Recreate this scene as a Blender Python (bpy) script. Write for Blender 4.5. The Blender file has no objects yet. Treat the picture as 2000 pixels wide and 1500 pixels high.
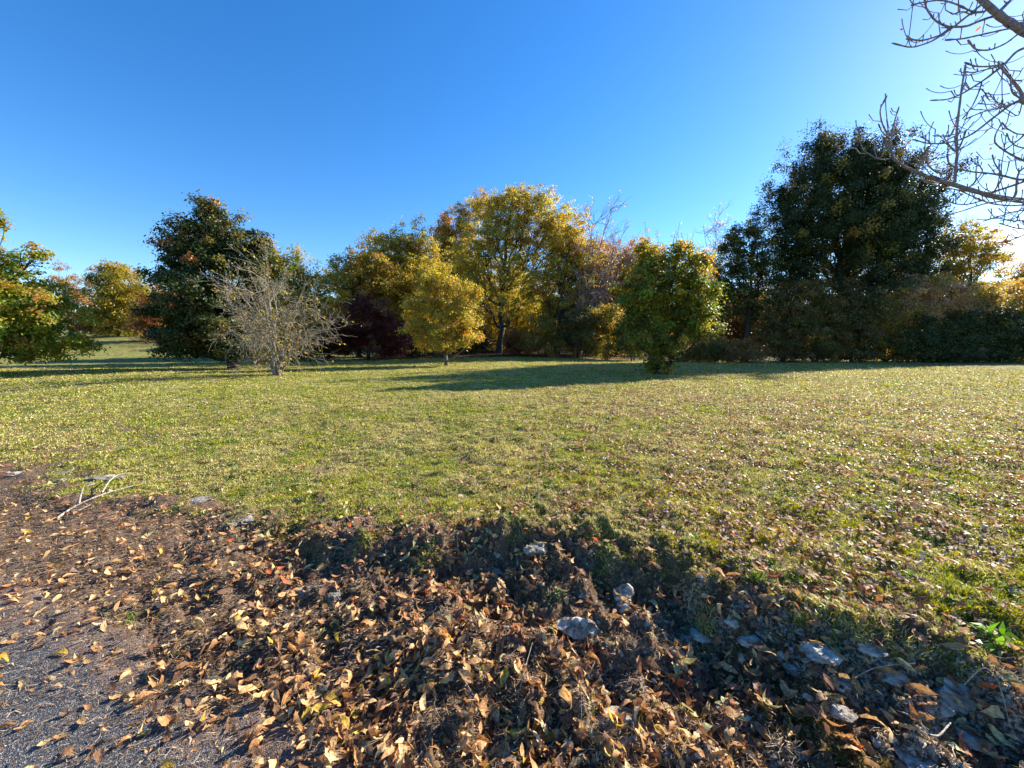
import bpy, math
import numpy as np
from mathutils import Vector

scene = bpy.context.scene
COL = scene.collection
R = math.radians

# ------------------------------------------------------------------ camera
EYE, FPX, PITCH = 1.6, 750.0, math.atan(75 / 750.0)
cam_data = bpy.data.cameras.new("camera")
cam_data.sensor_width = 36.0
cam_data.lens = 36.0 * FPX / 2000.0
cam_data.clip_start = 0.05
cam_data.clip_end = 5000
cam = bpy.data.objects.new("camera", cam_data)
COL.objects.link(cam)
cam.location = (0, 0, EYE)
cam.rotation_euler = (math.pi / 2 - PITCH, 0, 0)
scene.camera = cam

# ------------------------------------------------------------------ light
SUN_AZ, SUN_EL = R(57.5), R(27.5)
SUND = Vector((math.sin(SUN_AZ) * math.cos(SUN_EL), math.cos(SUN_AZ) * math.cos(SUN_EL), math.sin(SUN_EL)))
world = bpy.data.worlds.new("World")
scene.world = world
world.use_nodes = True
wn, wl = world.node_tree.nodes, world.node_tree.links
wn.clear()
sky = wn.new("ShaderNodeTexSky")
sky.sky_type = 'NISHITA'
sky.sun_disc = False
sky.sun_elevation = SUN_EL
sky.sun_rotation = SUN_AZ
sky.altitude = 200
sky.air_density = 1.0
sky.dust_density = 0.14
sky.ozone_density = 3.0
bg = wn.new("ShaderNodeBackground")
bg.inputs["Strength"].default_value = 0.096
wout = wn.new("ShaderNodeOutputWorld")
# thin bright wisps of cloud low in the sky towards the sun
tc = wn.new("ShaderNodeTexCoord")
mp = wn.new("ShaderNodeMapping"); mp.inputs["Scale"].default_value = (2.2, 2.2, 11.0)
mp.inputs["Rotation"].default_value = (0.05, -0.12, 0.3)
nz = wn.new("ShaderNodeTexNoise"); nz.inputs["Scale"].default_value = 1.6
nz.inputs["Detail"].default_value = 6; nz.inputs["Roughness"].default_value = 0.55
cr = wn.new("ShaderNodeValToRGB")
cr.color_ramp.elements[0].position = 0.50; cr.color_ramp.elements[1].position = 0.72
dotn = wn.new("ShaderNodeVectorMath"); dotn.operation = 'DOT_PRODUCT'
dotn.inputs[1].default_value = (math.sin(R(62)), math.cos(R(62)), 0.10)
mr = wn.new("ShaderNodeMapRange"); mr.inputs[1].default_value = 0.93; mr.inputs[2].default_value = 0.995
sepz = wn.new("ShaderNodeSeparateXYZ")
mz = wn.new("ShaderNodeMapRange"); mz.inputs[1].default_value = 0.30; mz.inputs[2].default_value = 0.16
m1 = wn.new("ShaderNodeMath"); m1.operation = 'MULTIPLY'
m2 = wn.new("ShaderNodeMath"); m2.operation = 'MULTIPLY'
mixc = wn.new("ShaderNodeMix"); mixc.data_type = 'RGBA'
mixc.inputs[7].default_value = (7.5, 7.6, 7.8, 1)
wl.new(tc.outputs["Generated"], mp.inputs["Vector"]); wl.new(mp.outputs[0], nz.inputs["Vector"])
wl.new(nz.outputs[0], cr.inputs[0]); wl.new(tc.outputs["Generated"], dotn.inputs[0])
wl.new(dotn.outputs["Value"], mr.inputs[0]); wl.new(tc.outputs["Generated"], sepz.inputs[0])
wl.new(sepz.outputs[2], mz.inputs[0]); wl.new(cr.outputs[0], m1.inputs[0]); wl.new(mr.outputs[0], m1.inputs[1])
wl.new(m1.outputs[0], m2.inputs[0]); wl.new(mz.outputs[0], m2.inputs[1])
wl.new(m2.outputs[0], mixc.inputs[0]); wl.new(sky.outputs[0], mixc.inputs[6])
hsv = wn.new("ShaderNodeHueSaturation"); hsv.inputs["Hue"].default_value = 0.506; hsv.inputs["Saturation"].default_value = 1.32
wl.new(mixc.outputs[2], hsv.inputs["Color"]); wl.new(hsv.outputs[0], bg.inputs["Color"])
wl.new(bg.outputs[0], wout.inputs["Surface"])

sun_data = bpy.data.lights.new("sun", 'SUN')
sun_data.energy = 5.0
sun_data.angle = R(0.53)
sun_data.color = (1.0, 0.91, 0.74)
sun = bpy.data.objects.new("sun", sun_data)
COL.objects.link(sun)
sun.rotation_euler = SUND.to_track_quat('Z', 'Y').to_euler()
sun.location = (20, 10, 30)

scene.view_settings.view_transform = 'Standard'
scene.view_settings.look = 'None'
scene.view_settings.gamma = 1
scene.view_settings.exposure = 1.45
scene.view_settings.use_curve_mapping = False
scene.render.engine = 'CYCLES'
scene.cycles.max_bounces = 6
scene.cycles.diffuse_bounces = 3
scene.cycles.glossy_bounces = 2
scene.cycles.transmission_bounces = 4
scene.cycles.transparent_max_bounces = 4
scene.cycles.use_denoising = True

# ------------------------------------------------------------------ helpers
def rng(seed):
    return np.random.default_rng(seed)

def hash2(ix, iy, seed):
    h = (ix.astype(np.int64) * 374761393 + iy.astype(np.int64) * 668265263 + seed * 974634777) & 0xFFFFFFFF
    h = ((h ^ (h >> 13)) * 1274126177) & 0xFFFFFFFF
    h = (h ^ (h >> 16)) & 0xFFFFFFFF
    return h / 4294967295.0

def vnoise(x, y, seed=0):
    x = np.asarray(x, float); y = np.asarray(y, float)
    ix = np.floor(x); iy = np.floor(y)
    fx = x - ix; fy = y - iy
    u = fx * fx * (3 - 2 * fx); v = fy * fy * (3 - 2 * fy)
    a = hash2(ix, iy, seed); b = hash2(ix + 1, iy, seed)
    c = hash2(ix, iy + 1, seed); d = hash2(ix + 1, iy + 1, seed)
    return (a * (1 - u) + b * u) * (1 - v) + (c * (1 - u) + d * u) * v   # 0..1

def fbm(x, y, seed=0, octv=4, gain=0.5):
    s = 0; a = 1; t = 0
    for k in range(octv):
        s = s + a * vnoise(x * 2 ** k + 17.3 * k, y * 2 ** k - 9.1 * k, seed + k)
        t += a; a *= gain
    return s / t

def sstep(a, b, x):
    t = np.clip((x - a) / (b - a), 0, 1)
    return t * t * (3 - 2 * t)

NX, NY = 0.382, 0.924                       # across the path (s), along it (t)
def st(x, y):
    return NX * x + NY * y, NY * x - NX * y

def s_top(t):
    return 2.22 + 0.34 * (vnoise(t * 1.1, t * 0 + 3.1, 5) - 0.5) + 0.15 * (vnoise(t * 4, t * 0 + 1.1, 6) - 0.5) \
        + 0.30 * np.exp(-((t + 0.6) / 0.8) ** 2) - 0.38 * sstep(-3, -6, t)
def s_foot(t):
    return 1.05 + 0.24 * (vnoise(t * 1.3, t * 0 + 8.1, 7) - 0.5) + 0.06 * sstep(0.0, 1.6, t)

def terrain(x, y):
    x = np.asarray(x, float); y = np.asarray(y, float)
    s, t = st(x, y)
    H = 0.09 + 0.26 * sstep(-3.6, -0.4, t)
    a = (s - s_foot(t)) / (s_top(t) - s_foot(t))
    ramp = sstep(0, 1, a)
    ramp = 0.62 * np.clip(a, 0, 1) + 0.38 * sstep(0.72, 1.0, a)
    z = H * ramp + (0.36 - H) * sstep(0, 6, s - s_top(t))
    bank = sstep(-0.35, 0.25, a) * (1 - sstep(0.95, 1.5, a))
    rough = 0.35 + 0.65 * sstep(-4.5, -1.0, t)
    z = z + bank * rough * (0.20 * (fbm(x * 3.3, y * 3.3, 11, 3) - 0.5) + 0.15 * (fbm(x * 11, y * 11, 12, 3) - 0.5)
                            + 0.06 * (fbm(x * 34, y * 34, 13, 3) - 0.5))
    lawn = sstep(0.8, 1.3, a)
    z = z + lawn * (0.05 * (fbm(x * 0.9, y * 0.9, 21, 3) - 0.5) + 0.045 * (vnoise(x * 4, y * 4, 24) - 0.5)
                    + 0.030 * (vnoise(x * 13, y * 13, 25) - 0.5))
    far = sstep(8, 30, s)
    z = z + far * 0.25 * (fbm(x * 0.08, y * 0.08, 31, 2) - 0.5)
    # ground climbs gently to the left, beyond the big trees, and up the track into the wood
    z = z + 3.1 * sstep(26, 62, y) * sstep(12, 45, -x)
    z = z + 0.9 * sstep(28, 52, y) * sstep(14, 4, np.abs(x + 1.0))
    z = z + 10 * sstep(90, 400, np.hypot(x, y))
    return z

def ray(px, py):
    a = (px - 1000) / FPX; b = (750 - py) / FPX
    cp, sp = math.cos(PITCH), math.sin(PITCH)
    d = np.array([a, cp + b * sp, -sp + b * cp])
    return d / d[1]                          # per metre of forward distance

def at(px, py, Y):
    d = ray(px, py)
    return np.array([0, 0, EYE]) + d * Y

def hit(px, py):
    d = ray(px, py)
    Y = 0.4
    while Y < 200:
        p = np.array([0, 0, EYE]) + d * Y
        if p[2] < terrain(p[0], p[1]):
            return p
        Y += 0.01 if Y < 5 else 0.05
    return p

def ground(x, y):
    return float(terrain(np.array([x]), np.array([y]))[0])

def link(o, parent=None):
    COL.objects.link(o)
    if parent is not None:
        o.parent = parent
    return o

def tag(o, label=None, cat=None, group=None, kind=None):
    if label: o["label"] = label
    if cat: o["category"] = cat
    if group: o["group"] = group
    if kind: o["kind"] = kind
    return o

def empty(name, loc):
    o = bpy.data.objects.new(name, None)
    o.empty_display_size = 0.3
    o.location = loc
    COL.objects.link(o)
    return o

def mesh_obj(name, V, F, mat, parent=None, col=None, smooth=False, extra=None):
    """V (n,3); F list of arrays (m,k) of vertex ids; col (faces,3) one colour per face; all in world space."""
    V = np.asarray(V, float).reshape(-1, 3)
    if parent is not None:
        V = V - np.array(parent.location)
    me = bpy.data.meshes.new(name)
    me.vertices.add(len(V)); me.vertices.foreach_set("co", V.astype(np.float32).ravel())
    fl = [f for f in F if len(f)]
    loops = np.concatenate([f.ravel() for f in fl]).astype(np.int32)
    sizes = np.concatenate([np.full(len(f), f.shape[1]) for f in fl]).astype(np.int32)
    starts = np.concatenate([[0], np.cumsum(sizes)[:-1]]).astype(np.int32)
    me.loops.add(len(loops)); me.loops.foreach_set("vertex_index", loops)
    me.polygons.add(len(sizes)); me.polygons.foreach_set("loop_start", starts)
    me.polygons.foreach_set("use_smooth", np.full(len(sizes), smooth))
    me.update(calc_edges=True)
    if col is not None:
        at_ = me.attributes.new("tint", 'FLOAT_COLOR', 'FACE')
        c4 = np.ones((len(sizes), 4), np.float32); c4[:, :3] = col
        at_.data.foreach_set("color", c4.ravel())
    if extra is not None:
        for nm, arr in extra.items():
            at_ = me.attributes.new(nm, 'FLOAT_COLOR', 'POINT')
            c4 = np.ones((len(V), 4), np.float32); c4[:, :arr.shape[1]] = arr
            at_.data.foreach_set("color", c4.ravel())
    me.materials.append(mat)
    o = bpy.data.objects.new(name, me)
    return link(o, parent)

class Tubes:
    def __init__(s, k=5):
        s.k = k; s.V = []; s.F = []; s.n = 0
    def add(s, P, Rr, k=None):
        k = k or s.k
        P = np.asarray(P, float); n = len(P)
        Rr = np.broadcast_to(np.asarray(Rr, float), (n,))
        T = np.gradient(P, axis=0); T /= np.linalg.norm(T, axis=1, keepdims=True) + 1e-9
        ref = np.array([0.31, 0.17, 0.05]) if abs(T[0, 2]) > 0.8 else np.array([0.05, 0.11, 1.0])
        A = np.cross(T, ref); A /= np.linalg.norm(A, axis=1, keepdims=True) + 1e-9
        B = np.cross(T, A)
        th = np.linspace(0, 2 * np.pi, k, endpoint=False)
        ring = P[:, None, :] + Rr[:, None, None] * (np.cos(th)[None, :, None] * A[:, None, :] + np.sin(th)[None, :, None] * B[:, None, :])
        s.V.append(ring.reshape(-1, 3))
        i = np.arange(n - 1)[:, None] * k; j = np.arange(k)[None, :]; j2 = (j + 1) % k
        f = np.stack([i + j, i + j2, i + k + j2, i + k + j], -1).reshape(-1, 4) + s.n
        s.F.append(f); s.n += n * k
    def build(s, name, mat, parent=None, smooth=True):
        return mesh_obj(name, np.concatenate(s.V), [np.concatenate(s.F)], mat, parent, smooth=smooth)

def bez(p0, p1, p2, n=7):
    t = np.linspace(0, 1, n)[:, None]
    return (1 - t) ** 2 * p0 + 2 * t * (1 - t) * p1 + t ** 2 * p2

# ------------------------------------------------------------------ materials
def new_mat(name):
    m = bpy.data.materials.new(name); m.use_nodes = True
    nt = m.node_tree; nt.nodes.clear()
    out = nt.nodes.new("ShaderNodeOutputMaterial")
    return m, nt.nodes, nt.links, out

def leaf_mat(name, trans=0.35, rough=0.5, spec=0.35, gain=1.0, blotch=False):
    m, n, l, out = new_mat(name)
    a = n.new("ShaderNodeAttribute"); a.attribute_name = "tint"
    p = n.new("ShaderNodeBsdfPrincipled")
    p.inputs["Roughness"].default_value = rough
    p.inputs["Specular IOR Level"].default_value = spec
    tr = n.new("ShaderNodeBsdfTranslucent")
    br = n.new("ShaderNodeHueSaturation"); br.inputs["Value"].default_value = 1.5 * gain
    br.inputs["Saturation"].default_value = 1.1
    nzz = n.new("ShaderNodeTexNoise"); nzz.inputs["Scale"].default_value = 9.0
    geo = n.new("ShaderNodeNewGeometry")
    hv = n.new("ShaderNodeHueSaturation")
    mrr = n.new("ShaderNodeMapRange"); mrr.inputs[3].default_value = 0.65 * gain; mrr.inputs[4].default_value = 1.35 * gain
    l.new(geo.outputs["Position"], nzz.inputs["Vector"]); l.new(nzz.outputs[0], mrr.inputs[0])
    l.new(mrr.outputs[0], hv.inputs["Value"]); l.new(a.outputs["Color"], hv.inputs["Color"])
    l.new(hv.outputs[0], p.inputs["Base Color"]); l.new(hv.outputs[0], br.inputs["Color"])
    l.new(br.outputs[0], tr.inputs["Color"])
    if blotch:
        nzz.inputs["Scale"].default_value = 70; nzz.inputs["Detail"].default_value = 5; nzz.inputs["Roughness"].default_value = 0.7
        mrr.inputs[1].default_value = 0.3; mrr.inputs[2].default_value = 0.7
        mrr.inputs[3].default_value = 0.4; mrr.inputs[4].default_value = 1.5
        nb = n.new("ShaderNodeTexNoise"); nb.inputs["Scale"].default_value = 160; nb.inputs["Detail"].default_value = 3
        bp = n.new("ShaderNodeBump"); bp.inputs["Strength"].default_value = 0.8; bp.inputs["Distance"].default_value = 0.004
        l.new(geo.outputs["Position"], nb.inputs["Vector"]); l.new(nb.outputs[0], bp.inputs["Height"])
        l.new(bp.outputs[0], p.inputs["Normal"])
    mx = n.new("ShaderNodeMixShader"); mx.inputs[0].default_value = trans
    l.new(p.outputs[0], mx.inputs[1]); l.new(tr.outputs[0], mx.inputs[2]); l.new(mx.outputs[0], out.inputs[0])
    return m

def bark_mat(name, c1, c2, scale=18, rough=0.85):
    m, n, l, out = new_mat(name)
    geo = n.new("ShaderNodeNewGeometry")
    mp_ = n.new("ShaderNodeMapping"); mp_.inputs["Scale"].default_value = (1, 1, 0.25)
    nz_ = n.new("ShaderNodeTexNoise"); nz_.inputs["Scale"].default_value = scale
    nz_.inputs["Detail"].default_value = 6; nz_.inputs["Roughness"].default_value = 0.65
    r = n.new("ShaderNodeValToRGB")
    r.color_ramp.elements[0].color = (*c1, 1); r.color_ramp.elements[1].color = (*c2, 1)
    r.color_ramp.elements[0].position = 0.35; r.color_ramp.elements[1].position = 0.65
    b = n.new("ShaderNodeBump"); b.inputs["Strength"].default_value = 0.6; b.inputs["Distance"].default_value = 0.02
    p = n.new("ShaderNodeBsdfPrincipled"); p.inputs["Roughness"].default_value = rough
    l.new(geo.outputs["Position"], mp_.inputs[0]); l.new(mp_.outputs[0], nz_.inputs["Vector"])
    l.new(nz_.outputs[0], r.inputs[0]); l.new(nz_.outputs[0], b.inputs["Height"])
    l.new(r.outputs[0], p.inputs["Base Color"]); l.new(b.outputs[0], p.inputs["Normal"])
    l.new(p.outputs[0], out.inputs[0])
    return m

M_leaf = leaf_mat("tree_leaves", 0.52, 0.45, 0.4, 1.12)
M_leaf_dark = leaf_mat("thick_dark_leaves", 0.22, 0.5, 0.3, 0.85)
M_litter = leaf_mat("dry_fallen_leaf", 0.22, 0.6, 0.3, 1.0, True)
M_grass = leaf_mat("grass_blade", 0.30, 0.45, 0.4)
M_moss = leaf_mat("moss_tuft", 0.30, 0.8, 0.1)
M_straw = leaf_mat("dry_straw", 0.12, 0.6, 0.3)
M_bark = bark_mat("dark_bark", (0.015, 0.012, 0.01), (0.05, 0.042, 0.034))
M_bark_brown = bark_mat("brown_bark", (0.08, 0.06, 0.045), (0.2, 0.16, 0.12))
M_bark_pale = bark_mat("pale_grey_bark", (0.17, 0.135, 0.10), (0.36, 0.30, 0.23))
M_twig = bark_mat("twig_bark", (0.16, 0.12, 0.13), (0.32, 0.26, 0.27), 30)  # paled towards purple grey: lens flare over the twigs put into the colour
M_deadwood = bark_mat("bleached_dead_wood", (0.20, 0.16, 0.12), (0.5, 0.44, 0.36), 45)

def rock_mat(name, c1, c2, c3):
    m, n, l, out = new_mat(name)
    geo = n.new("ShaderNodeNewGeometry")
    a = n.new("ShaderNodeTexNoise"); a.inputs["Scale"].default_value = 22; a.inputs["Detail"].default_value = 8; a.inputs["Roughness"].default_value = 0.7
    b = n.new("ShaderNodeTexNoise"); b.inputs["Scale"].default_value = 14; b.inputs["Detail"].default_value = 8; b.inputs["Roughness"].default_value = 0.7
    r = n.new("ShaderNodeValToRGB"); r.color_ramp.elements[0].color = (*c1, 1); r.color_ramp.elements[1].color = (*c2, 1)
    r.color_ramp.elements[0].position = 0.34; r.color_ramp.elements[1].position = 0.6
    r2 = n.new("ShaderNodeValToRGB"); r2.color_ramp.elements[0].position = 0.46; r2.color_ramp.elements[1].position = 0.60
    mx = n.new("ShaderNodeMix"); mx.data_type = 'RGBA'; mx.inputs[7].default_value = (*c3, 1)
    p = n.new("ShaderNodeBsdfPrincipled"); p.inputs["Roughness"].default_value = 0.9
    bp = n.new("ShaderNodeBump"); bp.inputs["Strength"].default_value = 1.0; bp.inputs["Distance"].default_value = 0.02
    for t_ in (a, b): l.new(geo.outputs["Position"], t_.inputs["Vector"])
    l.new(a.outputs[0], r.inputs[0]); l.new(b.outputs[0], r2.inputs[0]); l.new(r2.outputs[0], mx.inputs[0])
    l.new(r.outputs[0], mx.inputs[6]); l.new(mx.outputs[2], p.inputs["Base Color"])
    l.new(a.outputs[0], bp.inputs["Height"]); l.new(bp.outputs[0], p.inputs["Normal"]); l.new(p.outputs[0], out.inputs[0])
    return m
M_rock_white = rock_mat("white_limestone", (0.22, 0.19, 0.155), (0.58, 0.53, 0.47), (0.13, 0.095, 0.06))
M_rock_grey = rock_mat("grey_stone", (0.22, 0.20, 0.18), (0.42, 0.39, 0.35), (0.12, 0.10, 0.07))

def ground_mat():
    m, n, l, out = new_mat("ground_soil_and_turf")
    geo = n.new("ShaderNodeNewGeometry")
    z = n.new("ShaderNodeAttribute"); z.attribute_name = "zone"
    sep = n.new("ShaderNodeSeparateColor"); l.new(z.outputs["Color"], sep.inputs[0])
    def noise(sc, det=5, ro=0.6):
        t = n.new("ShaderNodeTexNoise"); t.inputs["Scale"].default_value = sc
        t.inputs["Detail"].default_value = det; t.inputs["Roughness"].default_value = ro
        l.new(geo.outputs["Position"], t.inputs["Vector"]); return t
    def ramp(src, stops):
        r = n.new("ShaderNodeValToRGB")
        while len(r.color_ramp.elements) < len(stops): r.color_ramp.elements.new(0.5)
        for e, (p, c) in zip(r.color_ramp.elements, stops):
            e.position = p; e.color = (*c, 1)
        l.new(src.outputs[0], r.inputs[0]); return r
    def mix(f, a, b):
        x = n.new("ShaderNodeMix"); x.data_type = 'RGBA'
        l.new(f, x.inputs[0]); l.new(a, x.inputs[6]); l.new(b, x.inputs[7]); return x.outputs[2]
    fine = noise(38, 5, 0.75); mid = noise(2.3, 4); big = noise(0.35, 3)
    soil = ramp(noise(24, 8, 0.75), [(0.36, (0.035, 0.022, 0.014)), (0.5, (0.16, 0.105, 0.065)), (0.64, (0.38, 0.27, 0.17))])
    turf = ramp(fine, [(0.36, (0.055, 0.06, 0.015)), (0.48, (0.19, 0.175, 0.05)), (0.56, (0.34, 0.30, 0.10)), (0.66, (0.46, 0.39, 0.18))])
    green = ramp(fine, [(0.36, (0.04, 0.065, 0.012)), (0.5, (0.11, 0.15, 0.025)), (0.64, (0.2, 0.22, 0.06))])
    mk = ramp(mid, [(0.42, (0, 0, 0)), (0.60, (1, 1, 1))])
    lawn = mix(mk.outputs[0], turf.outputs[0], green.outputs[0])
    brown = ramp(fine, [(0.36, (0.09, 0.055, 0.02)), (0.64, (0.26, 0.17, 0.08))])
    bk = ramp(big, [(0.56, (0, 0, 0)), (0.66, (0.55, 0.55, 0.55))])
    lawn = mix(bk.outputs[0], lawn, brown.outputs[0])
    base = mix(sep.outputs[0], lawn, soil.outputs[0])
    chalk = ramp(noise(60, 6, 0.7), [(0.42, (0.07, 0.05, 0.035)), (0.5, (0.24, 0.19, 0.14)), (0.6, (0.62, 0.56, 0.48))])
    base = mix(sep.outputs[1], base, chalk.outputs[0])
    z2 = n.new("ShaderNodeAttribute"); z2.attribute_name = "dirt"
    s2 = n.new("ShaderNodeSeparateColor"); l.new(z2.outputs["Color"], s2.inputs[0])
    dirt = ramp(noise(70, 6, 0.75), [(0.36, (0.08, 0.045, 0.03)), (0.5, (0.2, 0.13, 0.09)), (0.64, (0.38, 0.28, 0.2))])
    base = mix(s2.outputs[0], base, dirt.outputs[0])
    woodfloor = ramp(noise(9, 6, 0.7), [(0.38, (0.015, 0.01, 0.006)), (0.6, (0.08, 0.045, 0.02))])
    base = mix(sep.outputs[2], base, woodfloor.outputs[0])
    p = n.new("ShaderNodeBsdfPrincipled"); p.inputs["Roughness"].default_value = 0.95
    p.inputs["Specular IOR Level"].default_value = 0.15
    bp = n.new("ShaderNodeBump"); bp.inputs["Strength"].default_value = 1.0; bp.inputs["Distance"].default_value = 0.05
    l.new(fine.outputs[0], bp.inputs["Height"]); l.new(bp.outputs[0], p.inputs["Normal"])
    l.new(base, p.inputs["Base Color"]); l.new(p.outputs[0], out.inputs[0])
    return m

def asphalt_mat():
    m, n, l, out = new_mat("worn_asphalt")
    geo = n.new("ShaderNodeNewGeometry")
    v = n.new("ShaderNodeTexVoronoi"); v.inputs["Scale"].default_value = 240
    nz_ = n.new("ShaderNodeTexNoise"); nz_.inputs["Scale"].default_value = 5; nz_.inputs["Detail"].default_value = 6
    dz = n.new("ShaderNodeTexNoise"); dz.inputs["Scale"].default_value = 120; dz.inputs["Detail"].default_value = 4
    for t_ in (v, nz_, dz): l.new(geo.outputs["Position"], t_.inputs["Vector"])
    sc = n.new("ShaderNodeSeparateColor"); l.new(v.outputs["Color"], sc.inputs[0])
    r = n.new("ShaderNodeValToRGB")
    while len(r.color_ramp.elements) < 4: r.color_ramp.elements.new(0.5)
    for e, (p_, c) in zip(r.color_ramp.elements, [(0, (0.02, 0.02, 0.024)), (0.55, (0.05, 0.05, 0.055)), (0.85, (0.12, 0.118, 0.12)), (1.0, (0.32, 0.31, 0.31))]):
        e.position = p_; e.color = (*c, 1)
    l.new(sc.outputs[0], r.inputs[0])
    r2 = n.new("ShaderNodeValToRGB"); r2.color_ramp.elements[0].position = 0.42; r2.color_ramp.elements[1].position = 0.66
    r2.color_ramp.elements[1].color = (0.75, 0.75, 0.75, 1)
    za = n.new("ShaderNodeAttribute"); za.attribute_name = "zone"
    zs = n.new("ShaderNodeSeparateColor"); l.new(za.outputs["Color"], zs.inputs[0])
    ad = n.new("ShaderNodeMath"); ad.operation = 'ADD'
    sb = n.new("ShaderNodeMath"); sb.operation = 'MULTIPLY_ADD'; sb.inputs[1].default_value = 0.5; sb.inputs[2].default_value = -0.25
    l.new(nz_.outputs[0], ad.inputs[0]); l.new(zs.outputs[0], sb.inputs[0]); l.new(sb.outputs[0], ad.inputs[1])
    l.new(ad.outputs[0], r2.inputs[0])
    mx = n.new("ShaderNodeMix"); mx.data_type = 'RGBA'
    dr = n.new("ShaderNodeValToRGB")
    dr.color_ramp.elements[0].position = 0.36; dr.color_ramp.elements[1].position = 0.66
    dr.color_ramp.elements[0].color = (0.07, 0.04, 0.03, 1); dr.color_ramp.elements[1].color = (0.30, 0.20, 0.14, 1)
    l.new(dz.outputs[0], dr.inputs[0])
    l.new(r2.outputs[0], mx.inputs[0]); l.new(r.outputs[0], mx.inputs[6]); l.new(dr.outputs[0], mx.inputs[7])
    p = n.new("ShaderNodeBsdfPrincipled"); p.inputs["Roughness"].default_value = 0.7
    bp = n.new("ShaderNodeBump"); bp.inputs["Strength"].default_value = 0.9; bp.inputs["Distance"].default_value = 0.004
    l.new(v.outputs["Distance"], bp.inputs["Height"]); l.new(bp.outputs[0], p.inputs["Normal"])
    l.new(mx.outputs[2], p.inputs["Base Color"]); l.new(p.outputs[0], out.inputs[0])
    return m

# ------------------------------------------------------------------ ground
def polar_sheet():
    rs = np.concatenate([[0.02, 0.2, 0.4], 0.55 * 1.0066 ** np.arange(0, 700)])
    rs = rs[rs < 48]
    rs = np.concatenate([rs, 48 * 1.05 ** np.arange(1, 70)])
    th = np.concatenate([np.linspace(-62, 62, 900), np.linspace(62, 298, 160)[1:-1]])
    th = np.radians(th)
    Rg, Tg = np.meshgrid(rs, th, indexing='ij')
    X = Rg * np.sin(Tg); Y = Rg * np.cos(Tg)
    return rs, th, X, Y
rs, th, GX, GY = polar_sheet()
GZ = terrain(GX, GY)
s_, t_ = st(GX, GY)
a_ = (s_ - s_foot(t_)) / (s_top(t_) - s_foot(t_))
edge_n = fbm(GX * 5, GY * 5, 41, 4) - 0.5
soil = (1 - sstep(0.85, 1.25, a_ + 0.9 * edge_n))
soil = np.where(s_ < -1.9, 0, soil)
soil = np.maximum(soil, 0.75 * sstep(0.63, 0.72, fbm(GX * 2.2, GY * 2.2, 44, 4)) * sstep(6, 2.0, s_) * sstep(1, 1.3, a_))
chalk = sstep(0.46, 0.55, fbm(GX * 6, GY * 6, 47, 4)) * sstep(0.05, 0.25, a_) * (1 - sstep(0.85, 1.0, a_)) * sstep(-0.8, 0.5, t_)
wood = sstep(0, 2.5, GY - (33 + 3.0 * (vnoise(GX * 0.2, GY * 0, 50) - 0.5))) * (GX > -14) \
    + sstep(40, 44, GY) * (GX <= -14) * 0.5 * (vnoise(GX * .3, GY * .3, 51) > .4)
V = np.stack([GX, GY, GZ], -1).reshape(-1, 3)
nr, nt_ = GX.shape
i = np.arange(nr - 1)[:, None] * nt_; j = np.arange(nt_)[None, :]; j2 = (j + 1) % nt_
F = np.stack([i + j, i + nt_ + j, i + nt_ + j2, i + j2], -1).reshape(-1, 4)[:, ::-1]
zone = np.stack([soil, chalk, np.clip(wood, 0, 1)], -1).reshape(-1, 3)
flatleft = np.maximum(1 - sstep(-0.25, 0.25, a_), sstep(-1.5, -3.5, t_) * (0.4 + 0.6 * vnoise(GX * 4, GY * 4, 49)))
dirt = soil * flatleft * (s_ > -1.9)
dirt = np.maximum(dirt, soil * sstep(0.5, 0.62, fbm(GX * 3, GY * 5, 53, 4)) * sstep(0.6, -0.8, t_)).reshape(-1, 1)
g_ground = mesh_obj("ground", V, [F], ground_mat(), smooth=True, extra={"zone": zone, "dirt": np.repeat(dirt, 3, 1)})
tag(g_ground, "mown yellow green lawn rising from a crumbling earth bank", kind="structure", cat="ground")

tt = np.linspace(-40, 25, 900); ss = np.concatenate([np.linspace(-1.9, -0.2, 20), np.linspace(-0.2, 1, 60)[1:]])
SS, TT = np.meshgrid(ss, tt, indexing='ij')
e_in = 1.02 + 0.22 * (fbm(tt * 2, tt * 0, 61, 4) - 0.5)
SS = -1.9 + (SS + 1.9) * (e_in[None, :] + 1.9) / 2.9
AX = NX * SS + NY * TT; AY = NY * SS - NX * TT
AZ = terrain(AX, AY) + 0.010 - 0.014 * sstep(0.06, 0.0, e_in[None, :] - SS)
az = np.stack([sstep(0.62, 1.0, SS) * (0.75 + 0.35 * sstep(0.5, -1.5, TT)) + 0 * SS] * 3, -1).reshape(-1, 3)
V = np.stack([AX, AY, AZ], -1).reshape(-1, 3)
i = np.arange(len(ss) - 1)[:, None] * len(tt); j = np.arange(len(tt) - 1)[None, :]
F = np.stack([i + j, i + len(tt) + j, i + len(tt) + j + 1, i + j + 1], -1).reshape(-1, 4)[:, ::-1]
tag(mesh_obj("path", V, [F], asphalt_mat(), smooth=True, extra={"zone": az}),
    "dark speckled asphalt path strewn with dry leaves", "path", kind="structure")

# ------------------------------------------------------------------ foliage
def pal(P, n, r):
    """P: list of (r,g,b,weight) -> n colours with jitter"""
    w = np.array([p[3] for p in P], float); w /= w.sum()
    k = r.choice(len(P), n, p=w)
    c = np.array([p[:3] for p in P])[k]
    return c * (0.8 + 0.4 * r.random((n, 1)))

def unit(v):
    return v / (np.linalg.norm(v, axis=-1, keepdims=True) + 1e-9)

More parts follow.
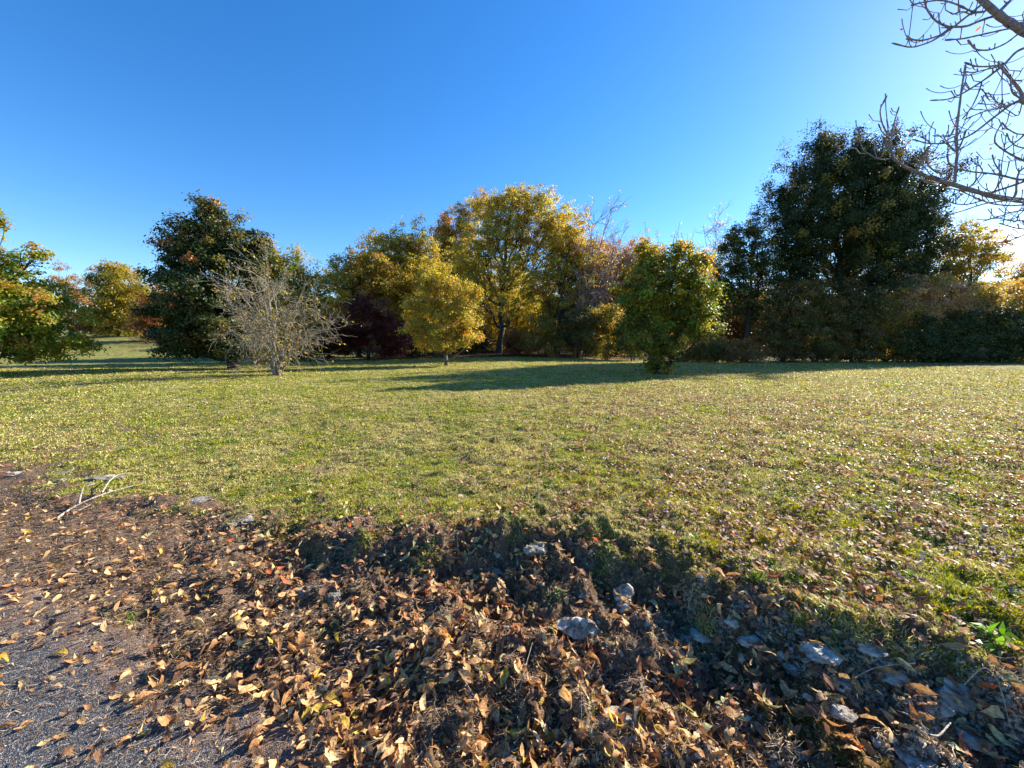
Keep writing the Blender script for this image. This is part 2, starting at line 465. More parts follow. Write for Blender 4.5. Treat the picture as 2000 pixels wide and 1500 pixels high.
def leaf_quads(C, N, size, r, aspect=0.62):
    n = len(C)
    T = unit(np.cross(N, unit(r.normal(size=(n, 3)))))
    B = np.cross(N, T)
    s = size[:, None] * 0.5; w = s * aspect
    k = (0.2 * r.random((n, 1)) - 0.1) * size[:, None]
    V = np.stack([C - T * s, C - B * w + N * k, C + T * s, C + B * w + N * k], 1).reshape(-1, 3)
    F = np.arange(4 * n).reshape(n, 4)
    return V, F

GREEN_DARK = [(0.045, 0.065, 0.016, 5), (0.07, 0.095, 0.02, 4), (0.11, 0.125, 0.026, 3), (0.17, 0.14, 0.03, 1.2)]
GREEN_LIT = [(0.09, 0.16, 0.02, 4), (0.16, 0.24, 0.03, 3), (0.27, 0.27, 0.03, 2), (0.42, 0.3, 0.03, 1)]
OLIVE = [(0.17, 0.16, 0.025, 4), (0.28, 0.23, 0.035, 4), (0.36, 0.26, 0.04, 3), (0.1, 0.12, 0.02, 2)]
YELLOW = [(0.42, 0.33, 0.06, 4), (0.34, 0.29, 0.06, 4), (0.26, 0.25, 0.05, 4), (0.38, 0.25, 0.06, 1)]
GOLD = [(0.38, 0.26, 0.045, 4), (0.31, 0.25, 0.05, 4), (0.24, 0.22, 0.035, 3), (0.42, 0.18, 0.04, 2)]
ORANGE = [(0.42, 0.15, 0.04, 3), (0.4, 0.22, 0.05, 3), (0.3, 0.11, 0.04, 2)]
BROWN = [(0.26, 0.15, 0.06, 3), (0.36, 0.22, 0.07, 3), (0.16, 0.11, 0.05, 2), (0.25, 0.2, 0.05, 1)]
MAROON = [(0.13, 0.03, 0.025, 4), (0.09, 0.025, 0.02, 3), (0.2, 0.06, 0.035, 1.5)]
REDTIP = [(0.26, 0.11, 0.07, 3), (0.32, 0.17, 0.08, 3), (0.3, 0.22, 0.07, 2)]
PINKY = [(0.5, 0.32, 0.22, 3), (0.45, 0.32, 0.16, 3), (0.5, 0.36, 0.11, 3), (0.22, 0.08, 0.06, 1), (0.14, 0.14, 0.04, 2)]

def plant(name, label, cat, lobes, Y, pals, tips=None, base=None, group=None, seed=0, leaf=0.17, cover=4.5,
          spray=0.45, trunk=0.16, bark=None, stems=1, depth_k=0.9, sparse_top=0, limbs=1.0, tip_p=0.35, gap=0.0,
          flat=0.62, top_shoots=0, parts=("trunk", "crown"), zdown=0.0):
    """lobes: (px, py, rx, ry[, dY]) seen in the photograph, stood at their own distance Y in metres"""
    r = rng(seed); leaf = leaf * 0.8
    if base is None:
        p0 = at(lobes[0][0], 700, Y)
    else:
        p0 = at(base[0], base[1], Y) if len(base) > 1 else at(base[0], 700, Y)
    bx, by = p0[0], Y
    bz = ground(bx, by)
    root = empty(name, (bx, by, bz - 0.05))
    tag(root, label, cat, group)
    B0 = np.array([bx, by, bz - 0.15])
    C, RAD = [], []
    for L in lobes:
        dY = L[4] if len(L) > 4 else (r.random() - 0.5) * 0.5 * L[2] / FPX * Y
        c = at(L[0], L[1], Y + dY)
        sc = (Y + dY) / FPX
        C.append(c); RAD.append([L[2] * sc, max(L[2], 0.7 * L[3]) * sc * depth_k, L[3] * sc])
    C = np.array(C); RAD = np.array(RAD)
    pts, outw, hcol, spr_c = [], [], [], []
    for c, rad in zip(C, RAD):
        area = math.pi * rad[0] * rad[2]
        nsp = max(6, int(area / (spray ** 2) * 1.35))
        d = unit(r.normal(size=(nsp, 3)))
        lump = 0.74 + 0.50 * vnoise(d[:, 0] * 2.6 + seed, d[:, 2] * 2.6 + d[:, 1] * 1.7, seed + 3)
        rr = (r.random(nsp) ** 0.42) * lump
        rr = np.where(r.random(nsp) < 0.10, rr * 1.16, rr)
        P = c + d * rr[:, None] * rad
        if gap > 0:
            g = vnoise(P[:, 0] * 0.9 + seed, P[:, 2] * 0.9 + P[:, 1] * .6, seed + 9)
            keep = g > gap
            P, d, rr = P[keep], d[keep], rr[keep]
        spr_c.append((P, d, rr))
    SP = np.concatenate([x[0] for x in spr_c]); SD = np.concatenate([x[1] for x in spr_c]); SR = np.concatenate([x[2] for x in spr_c])
    lid = np.concatenate([np.full(len(x[0]), k) for k, x in enumerate(spr_c)])
    gz = terrain(SP[:, 0], SP[:, 1])
    ok = SP[:, 2] > gz + 0.12 + zdown
    SP, SD, SR, lid = SP[ok], SD[ok], SR[ok], lid[ok]
    tot_area = sum(math.pi * q[0] * q[2] for q in RAD) * 0.8
    nleaf = int(1.5 * cover * tot_area / (0.5 * leaf * leaf * 0.62))
    npl = max(8, nleaf // max(1, len(SP)))
    ssz = spray * (0.6 + 0.8 * r.random(len(SP)))
    k = np.repeat(np.arange(len(SP)), npl)
    dens = r.random(len(SP)) * 0.9 + 0.35
    kk = r.random(len(k)) < dens[k] / 1.25
    k = k[kk]
    off = r.normal(size=(len(k), 3)) * 0.48
    off[:, 2] *= flat
    P = SP[k] + off * ssz[k][:, None]
    P[:, 2] -= 0.25 * ssz[k] * (off[:, 0] ** 2 + off[:, 1] ** 2)
    P[:, 2] = np.maximum(P[:, 2], terrain(P[:, 0], P[:, 1]) + 0.03)
    N = unit(SD[k] * 0.55 + off * 0.5 + np.array([0, 0, 0.55]) + r.normal(size=(len(k), 3)) * 0.55)
    size = leaf * (0.65 + 0.7 * r.random(len(k)))
    cs = pal(pals, len(SP), r)
    cl = 0.6 * cs[k] + 0.4 * pal(pals, len(k), r)
    if tips:
        z0, z1 = SP[:, 2].min(), SP[:, 2].max()
        hgt = (SP[:, 2] - z0) / (z1 - z0 + 1e-6)
        pt = tip_p * (0.35 + 0.65 * sstep(0.35, 1.0, hgt)) * sstep(0.55, 1.0, SR) * 1.6 \
            * (0.3 + 1.4 * vnoise(SP[:, 0] * .8, SP[:, 2] * .8 + SP[:, 1] * .5, seed + 77))
        isT = r.random(len(SP)) < pt
        ct = pal(tips, len(SP), r)
        cl = np.where((isT[k] & (r.random(len(k)) < 0.8))[:, None], 0.7 * ct[k] + 0.3 * pal(tips, len(k), r), cl)
    V, F = leaf_quads(P, N, size, r)
    tb = Tubes(5)
    bark = bark or M_bark
    top = C[np.argmax(C[:, 2] + 0.3 * RAD[:, 2])]
    Ht = max(top[2] - B0[2], 0.8)
    stemsP = []
    for q in range(stems):
        o_ = np.array([r.normal() * 0.12 * (stems > 1), r.normal() * 0.12 * (stems > 1), 0])
        tgt = top if q == 0 else C[r.integers(len(C))] + r.normal(size=3) * 0.2
        mid = B0 + o_ + (tgt - B0) * np.array([0.25, 0.25, 0.55])
        n_ = 14
        pl = bez(B0 + o_, mid, tgt, n_)
        pl[1:, :2] += r.normal(size=(n_ - 1, 2)) * 0.02 * Ht ** 0.6
        rad = trunk * (1 if q == 0 else 0.6) * (1 - np.linspace(0, 1, n_) * 0.85)
        rad[0] *= 1.5; rad[1] *= 1.08
        tb.add(pl, rad, 9 if q == 0 else 6)
        stemsP.append((pl, rad))
    for li in range(len(C)):
        pl, rad = stemsP[li % len(stemsP)]
        zt = np.clip((C[li][2] - B0[2]) / Ht * 0.62 - 0.05, 0.12, 0.8)
        ii = int(zt * (len(pl) - 1))
        a0 = pl[ii]; m = a0 * 0.55 + C[li] * 0.45 + np.array([0, 0, -0.08 * Ht])
        lp = bez(a0, m, C[li], 8); lp[1:-1] += r.normal(size=(6, 3)) * 0.04 * Ht ** 0.5
        r0 = max(rad[ii] * 0.6, 0.018)
        tb.add(lp, np.linspace(r0, max(r0 * 0.3, 0.01), 8), 6)
        ids = np.where(lid == li)[0]
        if len(ids):
            for s_i in r.choice(ids, min(len(ids), int(26 * limbs)), replace=False):
                q0 = lp[r.integers(3, 8)]
                e = SP[s_i]
                mm = (q0 + e) / 2 + r.normal(size=3) * 0.12 * np.linalg.norm(e - q0)
                tb.add(bez(q0, mm, e, 5), np.linspace(max(r0 * 0.3, 0.012), 0.006, 5), 4)
    if top_shoots:
        ids = np.argsort(-(SP[:, 2] + r.random(len(SP)) * 0.8))[:top_shoots]
        extraC = []
        for s_i in ids:
            e = SP[s_i]; h = 0.3 + r.random() * 0.6
            pl = e + np.array([[0, 0, -0.3], [0.02, 0, h * 0.4], [r.normal() * .1, r.normal() * .1, h]])
            tb.add(pl, [0.010, 0.008, 0.005], 4)
            for u in r.random(5):
                extraC.append(pl[1] * (1 - u) + pl[2] * u + r.normal(size=3) * 0.06)
        extraC = np.array(extraC)
        V2, F2 = leaf_quads(extraC, unit(r.normal(size=extraC.shape)), np.full(len(extraC), leaf * 0.8), r)
        F = np.concatenate([F, F2 + len(V)]); V = np.concatenate([V, V2])
        cl = np.concatenate([cl, pal(tips or pals, len(extraC), r)])
    tb.build(parts[0], bark, root)
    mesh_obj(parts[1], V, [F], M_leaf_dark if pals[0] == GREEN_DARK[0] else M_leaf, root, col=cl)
    return root

def grow(tb, r, p, d, L, rad, lev, up=0.1, spread=0.6, tips=None, nseg=5, wob=0.16, kids=(4, 4, 3), minr=0.004):
    pts = [p]; dd = d
    for _ in range(nseg):
        dd = unit(dd + r.normal(size=3) * wob + np.array([0, 0, up]))
        p = p + dd * L / nseg
        pts.append(p)
    pts = np.array(pts)
    tb.add(pts, np.linspace(rad, max(rad * 0.45, minr), nseg + 1), 6 if lev == 0 else 4 if rad > 0.01 else 3)
    if lev >= len(kids):
        if tips is not None: tips.append(pts[-1])
        return
    for q in range(kids[lev]):
        u = 0.25 + 0.75 * (q + r.random()) / kids[lev]
        x = u * nseg; i0 = min(int(x), nseg - 1)
        q0 = pts[i0] + (pts[i0 + 1] - pts[i0]) * (x - i0)
        nd = unit(unit(pts[i0 + 1] - pts[i0]) + r.normal(size=3) * spread)
        grow(tb, r, q0, nd, L * (0.45 + 0.3 * r.random()), max(rad * 0.5, minr), lev + 1, up, spread, tips, nseg, wob, kids, minr)

# ------------------------------------------------------------------ trees, left side
plant("maple_tree", "green maple turning yellow, cut off by the left edge of the lawn", "tree",
      [(-60, 580, 130, 90), (60, 610, 82, 70), (20, 540, 60, 52), (-40, 500, 44, 40), (72, 500, 16, 26), (80, 660, 70, 40), (-40, 660, 110, 52), (-8, 430, 14, 26)],
      16.5, GREEN_LIT + OLIVE[1:2], ORANGE + YELLOW, base=(-70, 735), seed=101, leaf=0.15, spray=0.34, trunk=0.15, tip_p=0.4, cover=5)
plant("maple_tree", "tall dense dark green maple with orange top leaves, left of the bare grey shrub", "tree",
      [(400, 560, 92, 120), (410, 450, 52, 62), (352, 470, 40, 50), (462, 480, 46, 58), (440, 640, 84, 60), (345, 600, 52, 76), (408, 402, 24, 30), (505, 468, 16, 18), (500, 540, 46, 74), (360, 660, 60, 42), (470, 668, 60, 34)],
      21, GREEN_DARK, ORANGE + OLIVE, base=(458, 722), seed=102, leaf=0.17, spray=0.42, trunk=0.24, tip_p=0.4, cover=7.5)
plant("lime_tree", "yellow green tree half hidden behind the bare grey shrub", "tree",
      [(560, 580, 62, 84), (520, 540, 40, 56), (600, 590, 44, 62), (610, 540, 20, 28), (575, 515, 22, 28), (560, 650, 60, 50)],
      30, OLIVE + GREEN_LIT, GOLD, base=(565, 700), seed=103, leaf=0.2, spray=0.5, trunk=0.16, tip_p=0.5, top_shoots=8)
plant("hornbeam_tree", "rounded olive tree standing alone at the far left end of the lawn", "tree",
      [(230, 590, 54, 60), (215, 545, 34, 34), (245, 560, 40, 44), (200, 620, 34, 36), (262, 630, 34, 30), (228, 524, 22, 16)],
      52, OLIVE, GOLD, base=(232, 662), seed=104, leaf=0.3, spray=0.75, trunk=0.26, tip_p=0.4)
plant("beech_tree", "rusty brown tree between the lone olive tree and the tall dark maple", "tree",
      [(290, 610, 36, 46), (318, 600, 32, 40), (275, 640, 26, 24), (335, 570, 26, 40)], 46, BROWN + ORANGE, ORANGE, base=(300, 665), seed=105, leaf=0.27, spray=0.7, trunk=0.2)
plant("oak_tree", "thin red brown tree showing between the left maple and the lone olive tree", "tree",
      [(135, 590, 40, 50), (120, 550, 34, 34), (158, 570, 24, 30), (140, 630, 36, 24)], 60, REDTIP + BROWN, REDTIP, base=(140, 655), seed=106, leaf=0.25, spray=0.7, cover=2.2, trunk=0.25, gap=0.4)
for q, (px, py, rx, ry, Y, P, lab) in enumerate([
        (60, 600, 60, 50, 70, BROWN + OLIVE, "brown crowned tree in the distance behind the left maple"),
        (185, 630, 30, 26, 66, BROWN, "small rusty tree low behind the lone olive tree"),
        (-60, 590, 90, 60, 66, OLIVE + BROWN, "olive tree in the distance beyond the left edge")]):
    plant("oak_tree", lab, "tree", [(px, py, rx, ry), (px + rx * .4, py + 8, rx * .7, ry * .8)], Y, P, seed=130 + q, leaf=0.34, spray=0.9, cover=3, trunk=0.25)

# bare grey shrub
def bare_shrub():
    r = rng(201)
    Y = 16.3
    b = hit(545, 733); Y = b[1]
    root = empty("bare_shrub", (b[0], b[1], b[2] - 0.03))
    tag(root, "leafless grey shrub with arching twigs in front of the dark maple", "shrub")
    tb = Tubes(5); tips = []
    sc = Y / FPX
    targets = [(int(dx_ * .90), int(dz_ * .88)) for dx_, dz_ in [(-118, 118), (-92, 160), (-60, 195), (-30, 215), (0, 225), (30, 212), (58, 188), (82, 150), (96, 112), (-60, 130), (-20, 170), (40, 140), (104, 86), (-130, 92), (20, 180), (-40, 100)]]
    for q, (dx, dz) in enumerate(targets):
        e = b + np.array([dx * sc, r.normal() * 0.9, dz * sc])
        p0 = b + np.array([r.normal() * 0.12, r.normal() * 0.12, -0.1])
        mid = b + np.array([dx * sc * 0.25, (e[1] - b[1]) * .3, dz * sc * 0.62])
        pl = bez(p0, mid, e, 10); pl[1:] += r.normal(size=(9, 3)) * 0.04
        r0 = 0.032 + 0.025 * r.random()
        tb.add(pl, np.linspace(r0, 0.010, 10), 6)
        for k in range(12):
            u = 2.0 + 7.0 * (k + r.random()) / 12; i0 = min(int(u), 8)
            q0 = pl[i0] + (pl[i0 + 1] - pl[i0]) * (u - i0)
            out = np.array([np.sign(dx) * 0.45 + dx / 160, r.normal() * .6, 0.25])
            nd = unit(unit(pl[i0 + 1] - pl[i0]) * 0.6 + out * .5 + r.normal(size=3) * 0.6)
            grow(tb, r, q0, nd, 0.6 + 0.65 * r.random(), 0.011, 0, up=-0.03, spread=0.55, tips=tips, nseg=4, wob=0.2, kids=(3, 3), minr=0.005)
    tb.build("stems", M_bark_pale, root)
    tips = np.array(tips)
    n = 800
    C = tips[r.choice(len(tips), n)] + r.normal(size=(n, 3)) * 0.1
    low = r.random(n) < 0.45
    C[low] = b + np.stack([r.normal(size=low.sum()) * 0.55, r.normal(size=low.sum()) * 0.5, 0.1 + 2.6 * r.random(low.sum())], -1)
    V, F = leaf_quads(C, unit(r.normal(size=(n, 3)) + [0, 0, .5]), 0.08 + 0.05 * r.random(n), r)
    mesh_obj("leaves", V, [F], M_leaf, root, col=pal(OLIVE + GOLD, n, r))
bare_shrub()

# small round-crowned yellow tree on a clean stem
plant("young_tree", "small golden yellow tree with a clean straight stem, alone on the lawn", "tree",
      [(862, 628, 60, 54), (850, 575, 40, 50), (828, 548, 20, 30), (900, 600, 36, 44), (815, 630, 36, 44), (908, 640, 34, 36), (868, 668, 54, 22), (845, 532, 16, 22), (930, 575, 18, 22), (802, 600, 14, 18), (928, 662, 14, 12), (880, 545, 20, 24)],
      23.4, GOLD + YELLOW[:2] + GREEN_LIT[2:3], YELLOW + ORANGE[1:2], base=(873, 715), seed=107, leaf=0.13, spray=0.32, trunk=0.11, bark=M_bark_brown, cover=4.6, tip_p=0.5, limbs=1.6)

# wood behind, centre left
plant("dark_red_shrub", "broad maroon leaved bush behind the small golden tree", "shrub",
      [(720, 640, 72, 56), (670, 660, 50, 44), (765, 655, 44, 48), (720, 600, 44, 30)], 33, MAROON, REDTIP, base=(720, 700), seed=108, leaf=0.16, spray=0.45, trunk=0.09, stems=5, parts=("stems", "foliage"))
plant("field_maple_tree", "golden tree at the left end of the wood above the maroon bush", "tree",
      [(690, 560, 46, 60), (660, 540, 28, 40), (700, 510, 34, 34), (735, 545, 40, 56), (680, 600, 50, 30)], 38, GOLD + OLIVE[1:3], REDTIP, base=(700, 700), seed=109, leaf=0.22, spray=0.55, trunk=0.2, cover=3.6, tip_p=0.3, top_shoots=10)
plant("ash_tree", "broad olive yellow tree topping the left half of the wood", "tree",
      [(770, 540, 60, 74), (750, 490, 40, 44), (805, 480, 44, 44), (835, 520, 42, 60), (790, 600, 60, 50), (780, 462, 18, 16)], 42, GOLD + OLIVE[:2], YELLOW, base=(790, 700), seed=110, leaf=0.24, spray=0.6, trunk=0.25, cover=4, top_shoots=12)
plant("ash_tree", "thin red tipped tree on the left shoulder of the tall yellow tree", "tree",
      [(905, 430, 30, 42), (880, 470, 32, 44), (935, 400, 26, 26), (865, 455, 24, 28), (900, 520, 40, 56), (860, 500, 34, 44), (885, 440, 30, 36)], 46, GOLD + REDTIP[1:], REDTIP, base=(900, 695), seed=111, leaf=0.22, spray=0.6, trunk=0.2, cover=3.4, gap=0.22, top_shoots=12, tip_p=0.7)
plant("oak_tree", "green brown oak filling the wood behind the small golden tree", "tree",
      [(850, 590, 50, 60), (900, 580, 44, 70), (860, 650, 60, 40)], 44, OLIVE + GREEN_DARK, GOLD, base=(880, 695), seed=112, leaf=0.25, spray=0.65, trunk=0.22, gap=0.22)
plant("field_maple_tree", "gold tree filling the left middle of the wood behind the maroon bush", "tree",
      [(715, 540, 44, 50), (760, 560, 50, 60), (690, 590, 44, 50), (740, 610, 60, 50), (820, 560, 50, 60)], 40, GOLD + YELLOW[:2], YELLOW, base=(750, 700), seed=127, leaf=0.2, spray=0.5, trunk=0.18, cover=3.4, tip_p=0.4, top_shoots=6)
plant("hazel_tree", "gold and brown tree closing the gap between the yellow trees and the rust orange tree", "tree",
      [(1150, 600, 40, 60), (1165, 540, 40, 54), (1150, 495, 34, 40), (1120, 610, 40, 50), (1190, 620, 40, 50), (1240, 560, 50, 60)], 39, GOLD + BROWN, YELLOW + ORANGE, base=(1160, 700), seed=128, leaf=0.19, spray=0.5, trunk=0.14, stems=3, cover=3.2, tip_p=0.4)
# tall yellow tree with dark trunk and open limbs
plant("tall_yellow_tree", "tallest yellow tree of the wood with dark trunk and spreading limbs", "tree",
      [(975, 440, 54, 50), (1030, 410, 58, 38), (940, 480, 50, 46), (1040, 470, 60, 48), (985, 530, 66, 44), (1085, 430, 44, 40), (930, 560, 46, 36), (1000, 385, 34, 20), (1045, 385, 44, 20), (960, 405, 40, 28), (1095, 470, 54, 50), (910, 510, 40, 50), (1010, 590, 60, 40)],
      39, YELLOW, GOLD + REDTIP, base=(975, 695), seed=113, leaf=0.2, spray=0.5, trunk=0.28, cover=3.6, gap=0.2, limbs=1.3, tip_p=0.2)
plant("tall_yellow_tree", "yellow many stemmed tree leaning right beside the tallest yellow tree", "tree",
      [(1090, 500, 56, 56), (1118, 450, 44, 40), (1140, 540, 36, 60), (1060, 560, 52, 50), (1110, 560, 44, 54), (1130, 500, 26, 34)],
      37, YELLOW + GOLD, GOLD, base=(1085, 698), seed=114, leaf=0.2, spray=0.45, trunk=0.2, stems=5, cover=3.0, gap=0.25, limbs=1.5)
plant("copper_beech_tree", "rust orange tree between the yellow trees and the big lit maple", "tree",
      [(1200, 530, 52, 56), (1180, 570, 50, 60), (1235, 520, 40, 46), (1225, 580, 44, 60), (1160, 500, 34, 30), (1260, 500, 40, 36)], 42, ORANGE[1:2] + BROWN + GOLD, ORANGE, base=(1205, 700), seed=115, leaf=0.19, spray=0.55, trunk=0.2, cover=4.8, top_shoots=14)

def bare_tree(name, label, base, Y, tops, seed, twigs, bark, leaf_n, P, trunk=0.12, L=1.5):
    r = rng(seed)
    b = at(base[0], base[1], Y); b[2] = ground(b[0], b[1]) - 0.1
    root = empty(name, tuple(b)); tag(root, label, "tree")
    tb = Tubes(5); tips = []
    for (px, py) in tops:
        e = at(px, py, Y + r.normal() * 0.8)
        mid = b + (e - b) * np.array([0.3, 0.3, 0.55])
        pl = bez(b + np.append(r.normal(size=2) * .15, 0), mid, e, 12); pl[1:] += r.normal(size=(11, 3)) * 0.08
        tb.add(pl, np.linspace(trunk, 0.015, 12), 6)
        for k in range(twigs):
            u = 4 + 7 * (k + r.random()) / twigs; i0 = min(int(u), 10)
            q0 = pl[i0] + (pl[i0 + 1] - pl[i0]) * (u - i0)
            nd = unit(unit(pl[i0 + 1] - pl[i0]) + r.normal(size=3) * 0.7)
            grow(tb, r, q0, nd, L * (0.6 + 0.6 * r.random()), 0.03, 0, up=0.05, spread=0.55, tips=tips, nseg=4, wob=0.15, kids=(4, 4), minr=0.010)
    tb.build("trunk", bark, root)
    tips = np.array(tips); C = tips[r.choice(len(tips), leaf_n)] + r.normal(size=(leaf_n, 3)) * 0.15
    V, F = leaf_quads(C, unit(r.normal(size=(leaf_n, 3))), 0.13 + 0.07 * r.random(leaf_n), r)
    mesh_obj("crown", V, [F], M_leaf, root, col=pal(P, leaf_n, r))
bare_tree("bare_ash_tree", "nearly leafless tree with dark twigs fanning out right of the tall yellow trees", (1125, 698), 36,
          [(1190, 430), (1215, 470), (1160, 425), (1225, 520), (1140, 480), (1195, 500)], 301, 12, M_twig, 900, GOLD + REDTIP, 0.11, 2.0)
bare_tree("birch_tree", "pale thin birch top seen behind the gap right of the lit maple", (1388, 700), 50,
          [(1375, 440), (1400, 436), (1388, 470), (1410, 470), (1362, 480)], 302, 9, M_bark_brown, 1500, [(0.4, 0.32, 0.25, 1), (0.3, 0.24, 0.18, 1)], 0.1, 2.0)

plant("hazel_tree", "olive gold understory tree right behind the dark trunk of the tallest yellow tree", "tree",
      [(960, 610, 40, 50), (1010, 600, 44, 50), (1050, 625, 44, 48), (935, 650, 30, 36), (1000, 655, 50, 34)], 43, OLIVE + GOLD, YELLOW, base=(1005, 700), seed=129, leaf=0.2, spray=0.5, trunk=0.12, stems=4, cover=3.6, tip_p=0.3)
# undergrowth in front of the wood
for q, (px, py, rx, ry, Y, P, lab) in enumerate([
        (1130, 640, 44, 54, 34, GREEN_DARK + BROWN, "dark green thicket at the foot of the leafless tree"),
        (1060, 655, 42, 44, 34.5, BROWN + OLIVE, "brown thicket right of the dark trunk of the tall yellow tree"),
        (1185, 645, 42, 54, 33.5, OLIVE + BROWN + GOLD, "golden brown thicket left of the lit maple"),
        (1010, 672, 30, 30, 37, BROWN + MAROON, "low brown bush beside the dark trunk in the middle of the wood"),
        (930, 668, 32, 30, 40, GREEN_DARK + BROWN, "low dark bush right of the small golden tree"),
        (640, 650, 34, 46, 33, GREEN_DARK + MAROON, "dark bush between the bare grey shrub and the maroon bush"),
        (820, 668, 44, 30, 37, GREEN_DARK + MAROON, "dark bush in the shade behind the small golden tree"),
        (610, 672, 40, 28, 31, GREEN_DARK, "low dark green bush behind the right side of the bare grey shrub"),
        (1235, 650, 36, 50, 33, GREEN_DARK + OLIVE, "dark thicket directly behind the lit maple"),
        (1080, 610, 30, 36, 38, OLIVE + GOLD, "olive sapling clump under the leaning yellow tree"),
        (975, 640, 26, 36, 47, BROWN + GOLD, "brown bush deep in the wood behind the dark trunk"),
        (300, 668, 30, 16, 50, MAROON + BROWN, "low rusty bush at the far end of the left lawn"),
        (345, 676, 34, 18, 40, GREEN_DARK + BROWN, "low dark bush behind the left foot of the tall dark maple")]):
    plant("bush", lab, "shrub", [(px, py, rx, ry), (px - rx * .5, py + ry * .35, rx * .6, ry * .6), (px + rx * .5, py + ry * .3, rx * .6, ry * .65), (px + rx * .1, py - ry * .5, rx * .5, ry * .5)],
          Y, P, tips=GOLD if q % 2 == 0 else None, seed=400 + q, leaf=0.17, spray=0.45, trunk=0.06, stems=4, cover=3.6, parts=("stems", "foliage"), base=(px, 700), group="bushes at the foot of the wood", gap=0.15, tip_p=.2)

# trees deeper in the wood that close it off
for q, (px, py, rx, ry, Y, P, lab) in enumerate([
        (660, 600, 70, 70, 56, OLIVE + BROWN, "olive tree deep in the wood behind its left end"),
        (760, 570, 80, 90, 60, OLIVE + BROWN, "broad tree deep in the wood behind the maroon bush"),
        (870, 560, 80, 110, 60, OLIVE + GOLD, "tree deep in the wood behind the small golden tree"),
        (1000, 580, 90, 90, 62, GOLD + OLIVE, "golden tree deep in the wood behind the dark trunk"),
        (1120, 590, 80, 90, 60, GOLD + BROWN, "golden brown tree deep in the wood behind the leafless tree"),
        (1240, 590, 80, 90, 56, BROWN + GOLD, "brown tree deep in the wood behind the lit maple"),
        (1345, 580, 60, 80, 54, BROWN + OLIVE, "brown tree in the gap behind the right side of the lit maple"),
        (1480, 600, 70, 70, 60, BROWN, "brown tree beyond the dark trunks right of the lit maple")]):
    plant("woodland_tree", lab, "tree", [(px, py, rx, ry), (px - rx * .4, py + 30, rx * .6, ry * .7), (px + rx * .4, py + 35, rx * .6, ry * .7)],
          Y, P, seed=450 + q, leaf=0.36, spray=0.9, trunk=0.28, cover=3.0, base=(px, 700), gap=0.12)

def far_wood():
    r = rng(480); n = 130000
    x = -70 + 190 * r.random(n); y = 64 + 10 * r.random(n) - 0.12 * np.abs(x) + 6 * (x < -20)
    h = 3.0 + 7 * vnoise(x * 0.18, x * 0, 481) + 2 * vnoise(x * 0.9, x * 0, 482) - 3.0 * (x < -30)
    z = terrain(x, y) + h * r.random(n) ** 0.8
    C = np.stack([x, y, z], -1) + r.normal(size=(n, 3)) * 0.3
    V, F = leaf_quads(C, unit(r.normal(size=(n, 3)) + [0.2, -.4, .5]), 0.45 + 0.3 * r.random(n), r)
    g = vnoise(x * .25, x * 0 + 3, 483)
    c = np.where((g > .5)[:, None], pal(OLIVE + BROWN, n, r), pal(BROWN + GOLD, n, r))
    tag(mesh_obj("distant_woods", V, [F], M_leaf, col=c), "brown and olive autumn wood closing off the view far behind", "woods", kind="stuff")
far_wood()

# ------------------------------------------------------------------ lit maple on the lawn
plant("maple_tree", "green maple with orange edges lit from the right, branches down to the lawn", "tree",
      [(1290, 560, 84, 70), (1248, 590, 44, 60), (1345, 545, 46, 46), (1350, 610, 48, 42), (1300, 505, 56, 30), (1290, 650, 56, 54), (1255, 520, 32, 34), (1365, 650, 26, 24), (1235, 640, 24, 36), (1292, 700, 32, 26), (1362, 505, 22, 22), (1392, 565, 18, 16), (1396, 640, 16, 16), (1262, 482, 18, 18), (1332, 480, 22, 18), (1386, 512, 16, 18), (1372, 600, 24, 20)],
      16.4, GREEN_LIT + OLIVE[:2] + GREEN_DARK[:1], ORANGE + YELLOW, base=(1287, 735), seed=120, leaf=0.14, spray=0.32, trunk=0.10, cover=5, tip_p=0.38, stems=3, top_shoots=16)

# ------------------------------------------------------------------ right side
plant("ivy_clad_tree", "dark narrow ivy covered tree just left of the huge dark tree", "tree",
      [(1452, 500, 34, 50), (1440, 460, 20, 24), (1475, 440, 18, 34), (1425, 550, 34, 60), (1470, 570, 40, 60), (1418, 480, 12, 22), (1492, 510, 24, 44)],
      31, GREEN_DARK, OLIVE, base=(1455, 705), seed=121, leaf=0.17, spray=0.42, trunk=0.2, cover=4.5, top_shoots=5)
plant("ivy_clad_tree", "slim dark tree with bare lower trunk directly right of the lit maple", "tree",
      [(1405, 560, 26, 50), (1410, 600, 26, 40), (1400, 520, 18, 26), (1392, 640, 20, 34)], 32, GREEN_DARK + BROWN, BROWN, base=(1412, 704), seed=122, leaf=0.16, spray=0.4, trunk=0.16, cover=3.6)
plant("huge_dark_tree", "huge dark green tree towering over the right side of the lawn", "tree",
      [(1660, 430, 130, 120), (1600, 330, 64, 64), (1690, 320, 78, 56), (1755, 400, 80, 90), (1560, 430, 74, 84), (1550, 520, 50, 80), (1660, 560, 120, 80), (1780, 500, 66, 80), (1605, 285, 24, 28), (1680, 290, 30, 26), (1530, 390, 28, 32), (1730, 330, 50, 44), (1800, 420, 46, 60), (1705, 460, 80, 80)],
      33, [GREEN_DARK[0]] + [(0.035, 0.06, 0.02, 5), (0.06, 0.085, 0.022, 3), (0.1, 0.11, 0.025, 1)], OLIVE + GOLD, base=(1650, 705), seed=123, leaf=0.18, spray=0.5, trunk=0.4, cover=5.2, flat=0.95, tip_p=0.28, top_shoots=34)
